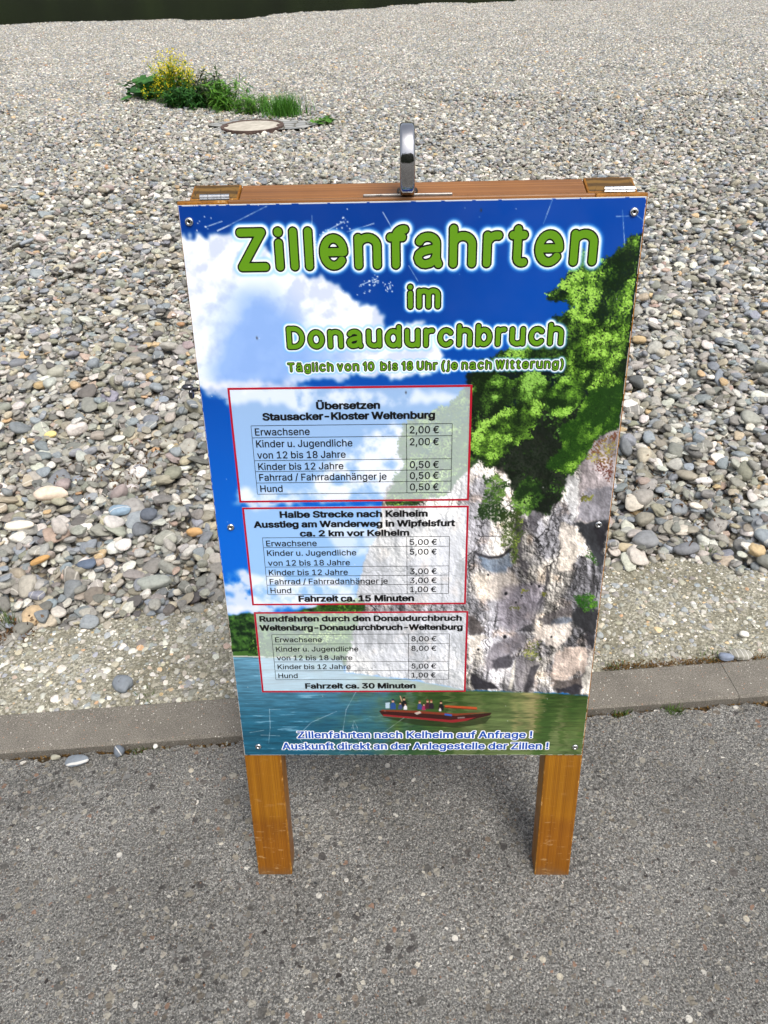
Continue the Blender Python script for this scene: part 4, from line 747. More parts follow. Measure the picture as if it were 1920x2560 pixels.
def ground_z(x, y):
    """gravel surface height"""
    x = np.asarray(x, float); y = np.asarray(y, float)
    z = .022*np.sin(x*.9+y*.5)*np.clip((y-2)/4, 0, 1)+.03*np.sin(x*.37-y*.6+1.)*np.clip((y-3)/6, 0, 1)+.015*np.sin(x*2.1+y*1.7)*np.clip((y-1.5)/3, 0, 1)
    z = z*(1-.75*np.clip((y-9)/4, 0, 1))
    dx, dy = x+1.63, y-8.26
    flat = np.exp(-(dx*dx+dy*dy)/.9); z = z*(1-flat)
    b = np.interp(x, *BANK)+.25*np.sin(x*1.7)+.12*np.sin(x*4.3+1); z = z-np.clip(y-b, 0, 30)*.28
    return z
def grid_sheet(name, xs, ys, zf, mat, smooth=True):
    X, Y = np.meshgrid(xs, ys); Z = zf(X, Y); V = np.stack([X, Y, Z], -1).reshape(-1, 3); nx, ny = len(xs), len(ys)
    i = np.arange(nx-1)[None, :]+np.arange(ny-1)[:, None]*nx; F = np.stack([i, i+1, i+nx+1, i+nx], -1).reshape(-1, 4)
    me = mesh(name, V, F.tolist(), mat, smooth); o = obj(name, me); return tag(o, kind='structure')
M_SOIL, M_BED, M_ASPH, M_CONC, M_KERB = mat_soil(), mat_gravel_bed(), mat_asphalt(), mat_concrete(), mat_kerb()
def beach_z(X, Y): 
    s = X*KD.x+Y*KD.y; t = X*KN.x+Y*KN.y
    return ground_z(X, Y)-.028+.022*np.clip((Y-8.5)/2, 0, 1)*(((X+1.6)**2+(Y-8.3)**2) > 1.4)-np.clip(.9-t, 0, 1)*.12
ys = np.concatenate([np.arange(-6, 9, .15), np.arange(9, 42, .5)])
grid_sheet('gravel_beach', np.concatenate([np.arange(-90, -8, 2.), np.arange(-8, 8, .2), np.arange(8, 91, 2.)]), ys, beach_z, M_BED)
tag(obj('ground', mesh('ground', [(-900, -900, -1.9), (900, -900, -1.9), (900, 900, -1.9), (-900, 900, -1.9)], [[0, 1, 2, 3]], M_SOIL)), kind='structure')
# asphalt path, ragged along the kerb
S = np.concatenate([np.arange(-30, -2, .5), np.arange(-2, 2, .012), np.arange(2, 30.1, .5)])
rg = np.random.default_rng(3)
def strip(name, t_rows, zf, mat, smooth=True):
    V = []; n = len(S)
    for row in t_rows:
        tt = row(S) if callable(row) else np.full(n, row)
        for s, t in zip(S, tt): V.append(st(s, t, zf(s, t)))
    F = [[r*n+i, r*n+i+1, (r+1)*n+i+1, (r+1)*n+i] for r in range(len(t_rows)-1) for i in range(n-1)]
    return tag(obj(name, mesh(name, V, F, mat, smooth)), kind='structure')
ragged = lambda s: T0-.016+.006*np.sin(s*31)+.005*np.sin(s*83+2)+.003*np.sin(s*190)
az = lambda s, t: -.004+.0012*math.sin(s*3.1+t*2)+.001*math.sin(s*7-t*5)
strip('asphalt_path', [-30, -12, -5, -2, -1, -.6, -.3, 0, .2, .3, lambda s: ragged(s)-.006, ragged, lambda s: ragged(s)+.003], lambda s, t: az(s, t)-(.025 if t > T0-.010 and False else 0), M_ASPH)
strip('kerb_joint', [T0-.06, T0+.02], lambda s, t: -.016, M_SOIL)
# concrete strip behind the kerb with a rough washed surface
crough = lambda s, t: -.002+.006*(noise.noise((s*9, t*9, 0)))+.004*noise.noise((s*34, t*34, 3))
rows = [lambda s, k=k: T1+.004+(edge_t(s)-T1-.004)*k for k in np.linspace(0, 1, 34)]+[lambda s: edge_t(s)+.015, lambda s: edge_t(s)+.03]
def cz(s, t):
    e = float(edge_t(s)); return crough(s, t)-max(0, t-e)*3.5-max(0, (T1+.022-t))*.5
strip('concrete_strip', rows, cz, M_CONC)
# kerb of metre-long stones
bm = bmesh.new()
for k in range(-20, 20):
    s0, s1 = k*1.0-.12+.0007, k*1.0+.88-.0007; b = .006
    prof = [(T0, -.12), (T0-.001, .016-b), (T0+b, .016), (T1-b, .015), (T1, .015-b), (T1, -.12)]
    n = 6; vs = [[bm.verts.new(st(s, t, z)) for t, z in prof] for s in np.linspace(s0, s1, n)]
    for a, c in zip(vs[:-1], vs[1:]):
        for i in range(5): bm.faces.new([a[i], a[i+1], c[i+1], c[i]])
    bm.faces.new(vs[0][::-1]); bm.faces.new(vs[-1])
me = bpy.data.meshes.new('kerb'); bm.normal_update(); bmesh.ops.recalc_face_normals(bm, faces=bm.faces); bm.to_mesh(me); bm.free(); me.materials.append(M_KERB); tag(obj('kerb', me), kind='structure')
# river and the dark wooded slope it mirrors
t = NT('river water', .08, .5); v = t.co(scale=(1, 2.2, 1))
t.col(t.mix(t.noise(v, .12, 3), lin(20, 23, 9), lin(10, 13, 6))); t.bump(t.noise(v, 1.6, 4), .05, .25)
tag(obj('river', mesh('river', [(-400, 18, -1.05), (400, 18, -1.05), (400, 78, -1.05), (-400, 78, -1.05)], [[0, 1, 2, 3]], t.m)), kind='structure')
t = NT('far wood', .9, .2); v = t.co()
t.col(t.ramp(t.noise(v, .35, 6, .7), [(.3, lin(10, 14, 6)), (.55, lin(28, 38, 14)), (.75, lin(52, 66, 28))])); t.bump(t.noise(v, .5, 6, .7), 2., 1.)
hx = np.arange(-400, 401, 5.); hy = np.concatenate([np.arange(74, 130, 3.), np.arange(130, 260, 10.)])
def hz(X, Y):
    n = np.array([[noise.fractal((x*.05, y*.05, 4), 1, 2, 5) for x, y in zip(a, b)] for a, b in zip(X, Y)])
    return -1.2+np.clip(Y-76, 0, 60)*.75+np.clip(Y-136, 0, 200)*.3+n*5*np.clip((Y-76)/8, 0, 1)
grid_sheet('wooded_hills', hx, hy, hz, t.m, False)
def bz(X, Y):
    n = np.array([[noise.fractal((x*.08, y*.08, 9), 1, 2, 5) for x, y in zip(a, b)] for a, b in zip(X, Y)])
    return -1.2+np.clip(-34-Y, 0, 60)*.8+n*4*np.clip((-34-Y)/6, 0, 1)
grid_sheet('added_slope', np.arange(-160, 161, 4.), np.arange(-110, -29, 4.), bz, t.m, False)  # unseen slope added behind the camera to darken reflections in ring and panel

# ---- gravel -----------------------------------------------------------------------------------
PAL = [((150, 148, 140), 20), ((174, 171, 161), 13), ((129, 128, 121), 14), ((200, 197, 188), 10), ((218, 213, 202), 5.5), ((141, 149, 156), 11), ((121, 127, 133), 8), ((158, 151, 135), 6),
       ((182, 172, 148), 4), ((143, 139, 122), 7), ((103, 101, 97), 6), ((196, 168, 126), 1.2), ((174, 152, 136), 1.5), ((232, 229, 220), 2.2), ((182, 138, 98), .25), ((160, 146, 140), 1.2), ((84, 84, 85), 1.6)]
PC = np.array([lin(*c)[:3] for c, w in PAL]); PWT = np.array([w for c, w in PAL], float); PWT /= PWT.sum()
def pebble_cols(n, r):
    c = (PC[r.choice(len(PC), n, p=PWT)]*.84+.16*(PWT @ PC))*r.normal(1, .10, (n, 1)).clip(.7, 1.35); c = c*(1+r.normal(0, .025, (n, 3)))
    return np.concatenate([c.clip(.01, .95)*GAIN, (r.random((n, 1)) < .10)*1.], 1)
GAIN = 1.06
def pebble_mesh(name, seed, sub, mat, squash=(1, .74, .46), lump=.18, pw=2.4):
    r = random.Random(seed); bm = bmesh.new(); bmesh.ops.create_icosphere(bm, subdivisions=sub, radius=1)
    off = Vector((r.uniform(-50, 50), r.uniform(-50, 50), r.uniform(-50, 50))); ax = r.uniform(.85, 1.2); ft = r.uniform(.85, 1.25); tp = r.uniform(-.22, .22)
    for v in bm.verts:
        p = v.co.copy(); k = 1+lump*noise.noise(p*1.1+off)+lump*.5*noise.noise(p*2.1+off*2)
        q = (abs(p.x)**pw+abs(p.y)**pw+abs(p.z)**pw)**(-1/pw); p = p*q*k
        v.co = (p.x*squash[0]*.5, p.y*squash[1]*.5*ax*(1+tp*p.x*2), p.z*squash[2]*.5*ft)
    me = bpy.data.meshes.new(name); bm.to_mesh(me); bm.free(); me.materials.append(mat); me.polygons.foreach_set('use_smooth', [True]*len(me.polygons)); return me
M_PEB = mat_pebble('INSTANCER'); M_PEBT = mat_pebble('GEOMETRY')
def lib(name, meshes):
    c = bpy.data.collections.new(name)
    for i, me in enumerate(meshes):
        o = bpy.data.objects.new('%s_%02d' % (name, i), me); c.objects.link(o)
    return c
def scatter(name, coll, P, R, Sx, I, Cc, label, cat):
    """one stuff object: a cloud of points that carries one pebble on each"""
    n = len(P); me = bpy.data.meshes.new(name); me.vertices.add(n); me.vertices.foreach_set('co', np.asarray(P, np.float32).ravel())
    for an, ty, ar, f in (('rot', 'FLOAT_VECTOR', R, 'vector'), ('scl', 'FLOAT_VECTOR', Sx, 'vector'), ('idx', 'INT', I, 'value'), ('col', 'FLOAT_COLOR', Cc, 'color')):
        a = me.attributes.new(an, ty, 'POINT'); a.data.foreach_set(f, np.asarray(ar, np.int32 if ty == 'INT' else np.float32).ravel())
    o = obj(name, me); tag(o, label, cat, kind='stuff')
    g = bpy.data.node_groups.new(name+' nodes', 'GeometryNodeTree'); g.interface.new_socket('Geometry', in_out='INPUT', socket_type='NodeSocketGeometry'); g.interface.new_socket('Geometry', in_out='OUTPUT', socket_type='NodeSocketGeometry')
    N = g.nodes.new; gi, go = N('NodeGroupInput'), N('NodeGroupOutput'); ci = N('GeometryNodeCollectionInfo'); ci.inputs[0].default_value = coll; ci.inputs['Separate Children'].default_value = True; ci.inputs['Reset Children'].default_value = True
    ip = N('GeometryNodeInstanceOnPoints'); ip.inputs['Pick Instance'].default_value = True
    def at(nm, ty):
        x = N('GeometryNodeInputNamedAttribute'); x.data_type = ty; x.inputs[0].default_value = nm; return x.outputs[0]
    er = N('FunctionNodeEulerToRotation'); L = g.links.new
    L(at('rot', 'FLOAT_VECTOR'), er.inputs[0]); L(er.outputs[0], ip.inputs['Rotation']); L(at('scl', 'FLOAT_VECTOR'), ip.inputs['Scale']); L(at('idx', 'INT'), ip.inputs['Instance Index'])
    L(gi.outputs[0], ip.inputs['Points']); L(ci.outputs[0], ip.inputs['Instance']); L(ip.outputs[0], go.inputs[0])
    md = o.modifiers.new('scatter', 'NODES'); md.node_group = g; return o
NV = 18
PEBS = lib('pebble', [pebble_mesh('pebble', 100+i, 3, M_PEB, (1, .62+.30*((i*7) % 10)/10, .34+.26*((i*3) % 10)/10), .16+.16*(i % 3)/2, (2.3, 2.6, 2.0, 2.2, 2.8)[i % 5]) for i in range(NV)])
# height field the near pebbles pile up on
CS = .01; HX0, HY0 = -4.6, .3; HNX, HNY = 920, 560
gx, gy = np.meshgrid(HX0+np.arange(HNX)*CS, HY0+np.arange(HNY)*CS)
HF = np.where(gx*KN.x+gy*KN.y > edge_t(gx*KD.x+gy*KD.y), ground_z(gx, gy)-.030, .0).astype(np.float32)
def settle(x, y, L, w, rise):
    i, j = int((x-HX0)/CS), int((y-HY0)/CS); k = max(1, int(L*.38/CS))
    i0, i1, j0, j1 = max(0, i-k), min(HNX, i+k+1), max(0, j-k), min(HNY, j+k+1)
    h = HF[j0:j1, i0:i1]
    if h.size == 0: return 0.
    hh = float(h.mean()*.6+h.max()*.4)
    dx = (gx[j0:j1, i0:i1]-x)/(L*.5); dy = (gy[j0:j1, i0:i1]-y)/(L*.5); q = np.sqrt(np.clip(1-dx*dx-dy*dy, 0, 1))
    HF[j0:j1, i0:i1] = np.maximum(h, np.where(q > 0, hh+rise*(.3+.7*q), -9)); return hh
r = np.random.default_rng(12)
P, R, Sx, I, Cc = [], [], [], [], []
def half_w(y): return .53*((y+.775)*.795+.95)+.75
cand = []
for layer, (dens, lo, md, hi) in enumerate(((1600, .012, .020, .04), (1650, .018, .030, .065), (420, .028, .043, .095))):
    n = int(dens*9.2*5.6); x = r.uniform(-4.6, 4.6, n); y = r.uniform(.35, 5.9, n)
    s, t = x*KD.x+y*KD.y, x*KN.x+y*KN.y; L = np.clip(np.exp(r.normal(math.log(md), .34, n)), lo, hi)
    ok = (t > edge_t(s)+L*.25-.01) & (np.abs(x) < half_w(y))
    if layer == 0: ok &= r.random(n) < .8
    cand.append((x[ok], y[ok], L[ok]))
for x, y, L in cand:
    for a, b, l in zip(x, y, L):
        th = r.uniform(.6, 1.1); rise = l*.42*th
        h = settle(a, b, l, l, rise); P.append((a, b, h+rise*.26)); R.append((r.normal(0, .28), r.normal(0, .28), r.uniform(0, 6.28))); Sx.append((l, l*r.uniform(.85, 1.1), l*th)); I.append(r.integers(NV))
near_n = len(P)
# beyond: a plain cover of pebbles out to nine metres
n = 120000; x = r.uniform(-8.5, 8.5, n); y = r.uniform(5.7, 10.6, n); ok = (np.abs(x) < half_w(y)+.4) & ((x+1.63)**2+(y-8.26)**2 > .37**2) & (((x+1.52)/.62)**2+((y-8.38)/.38)**2 > r.uniform(.8, 1.25, n))
x, y = x[ok], y[ok]; L = np.clip(np.exp(r.normal(math.log(.032), .34, len(x))), .015, .075)
z = ground_z(x, y)-.012+r.uniform(-.006, .016, len(x))
P += list(zip(x, y, z)); R += list(zip(r.normal(0, .3, len(x)), r.normal(0, .3, len(x)), r.uniform(0, 6.28, len(x)))); Sx += list(zip(L, L*r.uniform(.8, 1.1, len(x)), L*r.uniform(.8, 1.3, len(x)))); I += list(r.integers(NV, size=len(x)))
scatter('gravel', PEBS, P, R, Sx, I, pebble_cols(len(P), r), 'rounded grey and beige river pebbles covering the bank near the sign', 'gravel')
# far bank: square-metre tiles of loose pebbles
def tile(seed):
    q = np.random.default_rng(seed); bm = bmesh.new(); bmesh.ops.create_icosphere(bm, subdivisions=1, radius=.5); bv = np.array([v.co[:] for v in bm.verts]); bf = np.array([[v.index for v in f.verts] for f in bm.faces]); bm.free()
    n = 1500; ang = q.uniform(0, 6.28, n); rr = np.sqrt(q.uniform(0, 1, n))*.64; L = np.clip(np.exp(q.normal(math.log(.036), .33, n)), .018, .08)
    sc = np.stack([L, L*q.uniform(.6, .9, n), L*q.uniform(.4, .65, n)], 1); a = q.uniform(0, 6.28, n); tl = q.normal(0, .3, (n, 2))
    v = bv[None]*sc[:, None]; v[:, :, 2] += v[:, :, 0]*tl[:, :1]+v[:, :, 1]*tl[:, 1:]
    ca, sa = np.cos(a)[:, None], np.sin(a)[:, None]; V = np.stack([v[:, :, 0]*ca-v[:, :, 1]*sa+(rr*np.cos(ang))[:, None], v[:, :, 0]*sa+v[:, :, 1]*ca+(rr*np.sin(ang))[:, None], v[:, :, 2]+q.uniform(-.01, .012, n)[:, None]], -1).reshape(-1, 3)
    F = (bf[None]+(np.arange(n)*len(bv))[:, None, None]).reshape(-1, 3)
    me = mesh('gravel_tile', V, F.tolist(), M_PEBT, True); ca = me.attributes.new('col', 'FLOAT_COLOR', 'POINT'); ca.data.foreach_set('color', np.repeat(pebble_cols(n, q), len(bv), 0).astype(np.float32).ravel()); return me
TILES = lib('gravel_tile', [tile(900+i) for i in range(6)])
tx, ty = [], []
for y in np.arange(10.2, 33, .62):
    hw = half_w(y)+2.5
    for x in np.arange(-hw, hw, .62):
        if y < np.interp(x, *BANK)+1.6: tx.append(x+r.uniform(-.15, .15)); ty.append(y+r.uniform(-.15, .15))
for y in np.arange(1.0, 10.2, .72):                     # to the sides of the view
    for x in np.arange(-half_w(y)-4, half_w(y)+4, .72):
        if abs(x) > half_w(y)+.45 and x*KN.x+y*KN.y > edge_t(x*KD.x+y*KD.y)+.7: tx.append(x); ty.append(y)
tx, ty = np.array(tx), np.array(ty); n = len(tx)
sl_x = (ground_z(tx+.1, ty)-ground_z(tx-.1, ty))/.2; sl_y = (ground_z(tx, ty+.1)-ground_z(tx, ty-.1))/.2
scatter('distant_gravel', TILES, np.stack([tx, ty, ground_z(tx, ty)], 1), np.stack([np.arctan(sl_y)*0, sl_x*0, r.uniform(0, 6.28, n)], 1), np.full((n, 3), 1.), r.integers(6, size=n), np.ones((n, 4)), 'pale pebbles covering the far part of the bank up to the river', 'gravel')
# washed-out stones set in the concrete strip
n = 6500; s = r.uniform(-2.6, 2.6, n); t = T1+.012+(edge_t(s)-T1)*r.random(n); L = np.clip(np.exp(r.normal(math.log(.0115), .45, n)), .005, .030)
Pz = [st(a, b, crough(a, b)-l*.10) for a, b, l in zip(s, t, L)]
cc = pebble_cols(n, r); cc[:, :3] = (cc[:, :3]*1.12+np.array(lin(200, 195, 178)[:3])*.12).clip(0, .9)
scatter('aggregate', PEBS, Pz, np.stack([r.normal(0, .25, n), r.normal(0, .25, n), r.uniform(0, 6.28, n)], 1), np.stack([L, L, L], 1), r.integers(NV, size=n), cc, 'small stones set in the rough concrete strip', 'aggregate')
# grit in the joint along the kerb
n = 700; s = r.uniform(-2.2, 2.2, n); t = T0-.014+r.normal(0, .006, n); L = r.uniform(.004, .013, n)
cc = pebble_cols(n, r); cc[:, :3] *= .55
scatter('joint_grit', PEBS, [st(a, b, -.012) for a, b in zip(s, t)], np.stack([r.normal(0, .3, n), r.normal(0, .3, n), r.uniform(0, 6.28, n)], 1), np.stack([L, L, L], 1), r.integers(NV, size=n), cc, 'dark grit lying in the gap along the kerb', 'grit')

# single pebbles that stand out
def stone_mat(c, vein=0, seed=0):
    t = NT('pebble stone', .72, .35); v = t.co()
    k = t.mix(1, lin(*c), t.ramp(t.noise(v, 60, 6, .65), [(.28, t.g(.72)), (.5, t.g(.97)), (.75, t.g(1.15))]), 'MULTIPLY')
    if vein:
        w = t.n('ShaderNodeTexWave'); w.inputs['Scale'].default_value = vein; w.inputs['Distortion'].default_value = 2.5; w.inputs['Phase Offset'].default_value = seed; t.l(t.co(rot=(0, 0, seed)), w.inputs[0])
        k = t.mix(t.math('MULTIPLY', t.math('GREATER_THAN', w.outputs['Fac'], .95), .7), k, lin(214, 212, 206))
    t.col(k); t.bump(t.noise(v, 150, 4), .001, .4); return t.m
SINGLES = [ # x, y, length, width, height, turn, colour, vein, on, label
 (-.763, .501, .060, .050, .030, -.5, (124, 131, 138), 0, 'c', 'heart-shaped blue-grey pebble lying alone on the concrete strip'),
 (-.810, .275, .056, .027, .018, .12, (122, 130, 138), 9, 'a', 'flat blue-grey oval pebble on the asphalt just below the kerb'),
 (-.715, .301, .026, .024, .020, .3, (106, 114, 124), 18, 'a', 'small round slate-blue pebble with a white band against the kerb'),
 (-.868, .286, .024, .013, .011, .1, (160, 158, 142), 0, 'a', 'tiny greenish-beige pebble in the kerb gap near the flat blue-grey oval'),
 (-.630, .318, .012, .011, .009, .1, (222, 220, 214), 0, 'a', 'tiny white pebble in the kerb gap beside a grass tuft'),
 (.763, 1.070, .078, .066, .040, .2, (134, 136, 138), 0, 'g', 'large smooth round grey pebble at the gravel edge beside the sign'),
 (.705, 1.050, .062, .036, .026, -.2, (196, 182, 152), 0, 'g', 'tan oval pebble tucked beside the large round grey one'),
 (.898, .597, .060, .033, .026, -.1, (150, 148, 138), 25, 'c', 'grey veined pebble lying on the concrete against the kerb'),
 (.858, .590, .040, .026, .020, -.2, (130, 140, 158), 0, 'c', 'blue oval pebble against the kerb next to the grey veined one'),
 (.937, .675, .026, .021, .016, -.3, (232, 230, 222), 0, 'c', 'white egg-shaped pebble on the concrete strip'),
 (-1.257, 1.325, .118, .052, .040, .0, (226, 208, 188), 0, 'g', 'long cream pinkish pebble with rounded ends in the gravel'),
 (-1.317, 1.173, .100, .036, .030, .05, (230, 222, 204), 0, 'g', 'slim ivory-white pebble near the left edge of the gravel'),
 (-.788, .905, .105, .052, .030, .15, (160, 164, 156), 0, 'g', 'broad flat grey-green slab of stone at the gravel edge'),
 (-.990, 1.243, .076, .040, .028, .0, (138, 160, 178), 12, 'g', 'pale blue lens-shaped pebble in the gravel'),
 (-.875, 1.202, .056, .050, .030, .0, (96, 102, 112), 0, 'g', 'dark slate round pebble in the gravel left of the sign'),
 (-.715, 1.150, .054, .030, .026, .15, (206, 164, 112), 0, 'g', 'orange-tan oval pebble in the gravel close to the sign'),
 (-1.455, 1.806, .048, .028, .022, .5, (226, 206, 138), 0, 'g', 'pale yellow oval pebble in the gravel'),
 (-1.18, 1.00, .062, .022, .022, .6, (190, 150, 96), 0, 'g', 'orange-brown elongated pebble near the gravel edge'),
 (-1.02, .975, .060, .040, .022, .1, (94, 106, 124), 0, 'g', 'dark blue flat pebble near the gravel edge'),
]
for k, (x, y, l, w, h, a, c, vein, on, label) in enumerate(SINGLES):
    me = pebble_mesh('pebble', 500+k, 4, stone_mat(c, vein, k*1.3), (l, w, h), .12, 2.3)
    if k == 0:
        for v in me.vertices:                           # a notch gives the heart outline
            v.co.y *= 1+.45*(v.co.x/l); v.co.x -= .11*l*math.exp(-(v.co.y/(w*.24))**2)*(v.co.x > 0)
    z = {'a': -.003, 'c': .003}.get(on)
    z = z+h*.42 if z is not None else settle(x, y, l, l, h)+h*.32
    o = obj('pebble', me, loc=(x, y, z)); o.rotation_euler = (.06, -.05, a); tag(o, label, 'pebble', 'pebbles that stand out')

# ---- manhole ----------------------------------------------------------------------------------
mh = empty('manhole_cover', (-1.632, 8.262, .0), 'round manhole cover of pale concrete in a rusty iron ring', 'manhole cover')
def lathe(name, prof, mat, parent=None, n=64, loc=None, smooth=True):
    V = [(rr*math.cos(2*math.pi*k/n), rr*math.sin(2*math.pi*k/n), z) for rr, z in prof for k in range(n)]
    F = [[j*n+k, j*n+(k+1) % n, (j+1)*n+(k+1) % n, (j+1)*n+k] for j in range(len(prof)-1) for k in range(n)]
    if prof[-1][0] < 1e-3+1e-9 or True: F.append([(len(prof)-1)*n+k for k in range(n)])
    return obj(name, mesh(name, V, F, mat, smooth), parent, loc)
t = NT('rusty iron', .8, .3); v = t.co(); t.col(t.ramp(t.noise(v, 30, 5), [(.3, lin(66, 54, 49)), (.7, lin(106, 88, 80))])); t.bump(t.noise(v, 80, 4), .002)
n = 96; V = []; F = []
for k in range(n):
    a = 2*math.pi*k/n; inner = .272 if (k % 48) in (0, 1, 2, 47, 46) else .312
    for rr, z in ((.345, -.05), (.345, .030), (inner, .030), (inner, -.02)): V.append((rr*math.cos(a), rr*math.sin(a), z))
F = [[k*4+i, ((k+1) % n)*4+i, ((k+1) % n)*4+i+1, k*4+i+1] for k in range(n) for i in range(3)]
obj('ring', mesh('ring', V, F, t.m), mh)
t = NT('lid concrete', .9, .25); v = t.co(); t.col(t.ramp(t.noise(v, 14, 6, .6), [(.3, lin(160, 154, 141)), (.7, lin(196, 190, 177))])); t.bump(t.noise(v, 90, 4), .002)
lathe('lid', [(.318, -.02), (.318, .022), (.305, .024)], t.m, mh)
t = NT('stone setts', .85, .3); v = t.co(); vo = t.voro(v, 7); hs = t.n('ShaderNodeSeparateColor'); t.l(vo.outputs['Color'], hs.inputs[0])
t.col(t.mix(t.ramp(t.voro(v, 7, 'DISTANCE_TO_EDGE').outputs['Distance'], [(.03, t.g(1)), (.08, t.g(0))]), t.ramp(hs.outputs[0], [(0, lin(136, 138, 138)), (1, lin(172, 172, 168))]), lin(96, 94, 86)))
V = []; n = 40
for k in range(n):
    a = 2*math.pi*k/n; rr = .60+.09*math.sin(a*3+1)+.06*math.sin(a*7); V.append((-1.55+rr*1.05*math.cos(a), 8.36+rr*.62*math.sin(a), 0.012))
tag(obj('setts', mesh('setts', V, [list(range(n))], t.m)), kind='structure')

# ---- plants -----------------------------------------------------------------------------------
class Leaves:
    def __init__(s): s.V = []; s.F = []; s.T = []
    def strip(s, pts, ws, tint, side=None):
        n0 = len(s.V)
        for i, p in enumerate(pts):
            d = (pts[min(i+1, len(pts)-1)]-pts[max(i-1, 0)]); sd = side or d.cross(Vector((0, 0, 1)))
            sd = (sd if sd.length > 1e-6 else Vector((1, 0, 0))).normalized()*ws[i]
            s.V += [p-sd, p+sd]; s.T += [tint, tint]
        s.F += [[n0+2*i, n0+2*i+1, n0+2*i+3, n0+2*i+2] for i in range(len(pts)-1)]
    def leaf(s, base, d, length, width, tint, droop=.4, rnd=random):
        d = d.normalized(); pts = []; ws = []; p = base.copy(); k = 5
        for i in range(k+1):
            q = i/k; pts.append(p.copy()); ws.append(width*.5*max(.04, math.sin(math.pi*(q**.8)*.97+.05))); d = (d+Vector((0, 0, -droop/k))).normalized(); p += d*length/k
        sd = d.cross(Vector((0, 0, 1)));  sd = sd if sd.length > .05 else Vector((1, 0, 0)); sd = (sd.normalized()+Vector((0, 0, rnd.uniform(-.5, .5)))).normalized()
        s.strip(pts, ws, tint, sd)
    def disc(s, c, nrm, r, tint):
        a = nrm.orthogonal().normalized(); b = nrm.cross(a).normalized(); n0 = len(s.V); n = 9
        s.V.append(c-nrm*r*.18); s.T.append(tint)
        for k in range(n):
            an = 2*math.pi*k/n; rr = r*(1 if k else .45)*(1+.10*math.sin(an*3)); s.V.append(c+(a*math.cos(an)+b*math.sin(an))*rr); s.T.append(tint)
        s.F += [[n0, n0+1+k, n0+1+(k+1) % n] for k in range(n)]
    def build(s, name, mat, parent, smooth=True):
        me = mesh(name, s.V, s.F, mat, smooth); a = me.attributes.new('tint', 'FLOAT', 'POINT'); a.data.foreach_set('value', np.array(s.T, np.float32)); return obj(name, me, parent)
class Tubes:
    def __init__(s): s.V = []; s.F = []
    def add(s, pts, r0, r1, n=5):
        n0 = len(s.V)
        for i, p in enumerate(pts):
            d = (pts[min(i+1, len(pts)-1)]-pts[max(i-1, 0)]).normalized(); a = d.orthogonal().normalized(); b = d.cross(a); r = r0+(r1-r0)*i/(len(pts)-1)
            s.V += [p+(a*math.cos(2*math.pi*k/n)+b*math.sin(2*math.pi*k/n))*r for k in range(n)]
        s.F += [[n0+i*n+k, n0+i*n+(k+1) % n, n0+(i+1)*n+(k+1) % n, n0+(i+1)*n+k] for i in range(len(pts)-1) for k in range(n)]
    def build(s, name, mat, parent): return obj(name, mesh(name, s.V, s.F, mat, True), parent)
def vec(r, s): return Vector((r.uniform(-s, s), r.uniform(-s, s), r.uniform(-s, s)))
def stem_pts(r, base, h, lean, k=6):
    d = Vector((r.uniform(-lean, lean), r.uniform(-lean, lean), 1)).normalized(); p = base.copy(); out = [p.copy()]
    for i in range(k): p = p+d*h/k; d = (d+vec(r, .12)).normalized(); out.append(p.copy())
    return out
LG = mat_leaf('green leaf', lin(46, 96, 30), lin(118, 172, 62)); LD = mat_leaf('dark leaf', lin(28, 72, 30), lin(72, 128, 54)); LY = mat_leaf('yellow flower', lin(222, 206, 20), lin(250, 236, 54)); LB = mat_leaf('grass blade', lin(64, 122, 36), lin(140, 196, 74)); LP = mat_leaf('purple leaf', lin(52, 46, 44), lin(84, 116, 60))
STEM = plain('green stem', lin(96, 122, 54), .6); STEMB = plain('brown stem', lin(74, 60, 50), .7)
def at(x, y, z=0.): return Vector((x, y, float(ground_z(x, y))+z))
def flowering_bush(loc, label):
    r = random.Random(4); e = empty('flowering_bush', loc, label, 'bush'); st_, lf, fl = Tubes(), Leaves(), Leaves()
    for k in range(84):
        b = Vector((r.gauss(0, .15), r.gauss(0, .08), 0)); h = r.choice((r.uniform(.25, .45), r.uniform(.42, .66)))*(1-.5*abs(b.x)/.4); P_ = stem_pts(r, b, h, .20); st_.add(P_, .004, .0016)
        for i in range(1, 6):
            for _ in range(4):
                d = Vector((r.uniform(-1, 1), r.uniform(-1, 1), r.uniform(-.1, .7))); lf.leaf(P_[i]+vec(r, .012), d, r.uniform(.04, .09), r.uniform(.012, .024), r.uniform(0, .9), .5, r)
        for i in range(3, 7):
            for _ in range(7 if i > 4 else 3):
                c = P_[i]+vec(r, .045)+Vector((0, 0, .01)); 
                for _ in range(3): fl.leaf(c, vec(r, 1)+Vector((0, 0, .7)), r.uniform(.010, .02), r.uniform(.008, .014), r.random(), .2, r)
    st_.build('stems', STEM, e); lf.build('leaves', LG, e); fl.build('flowers', LY, e)
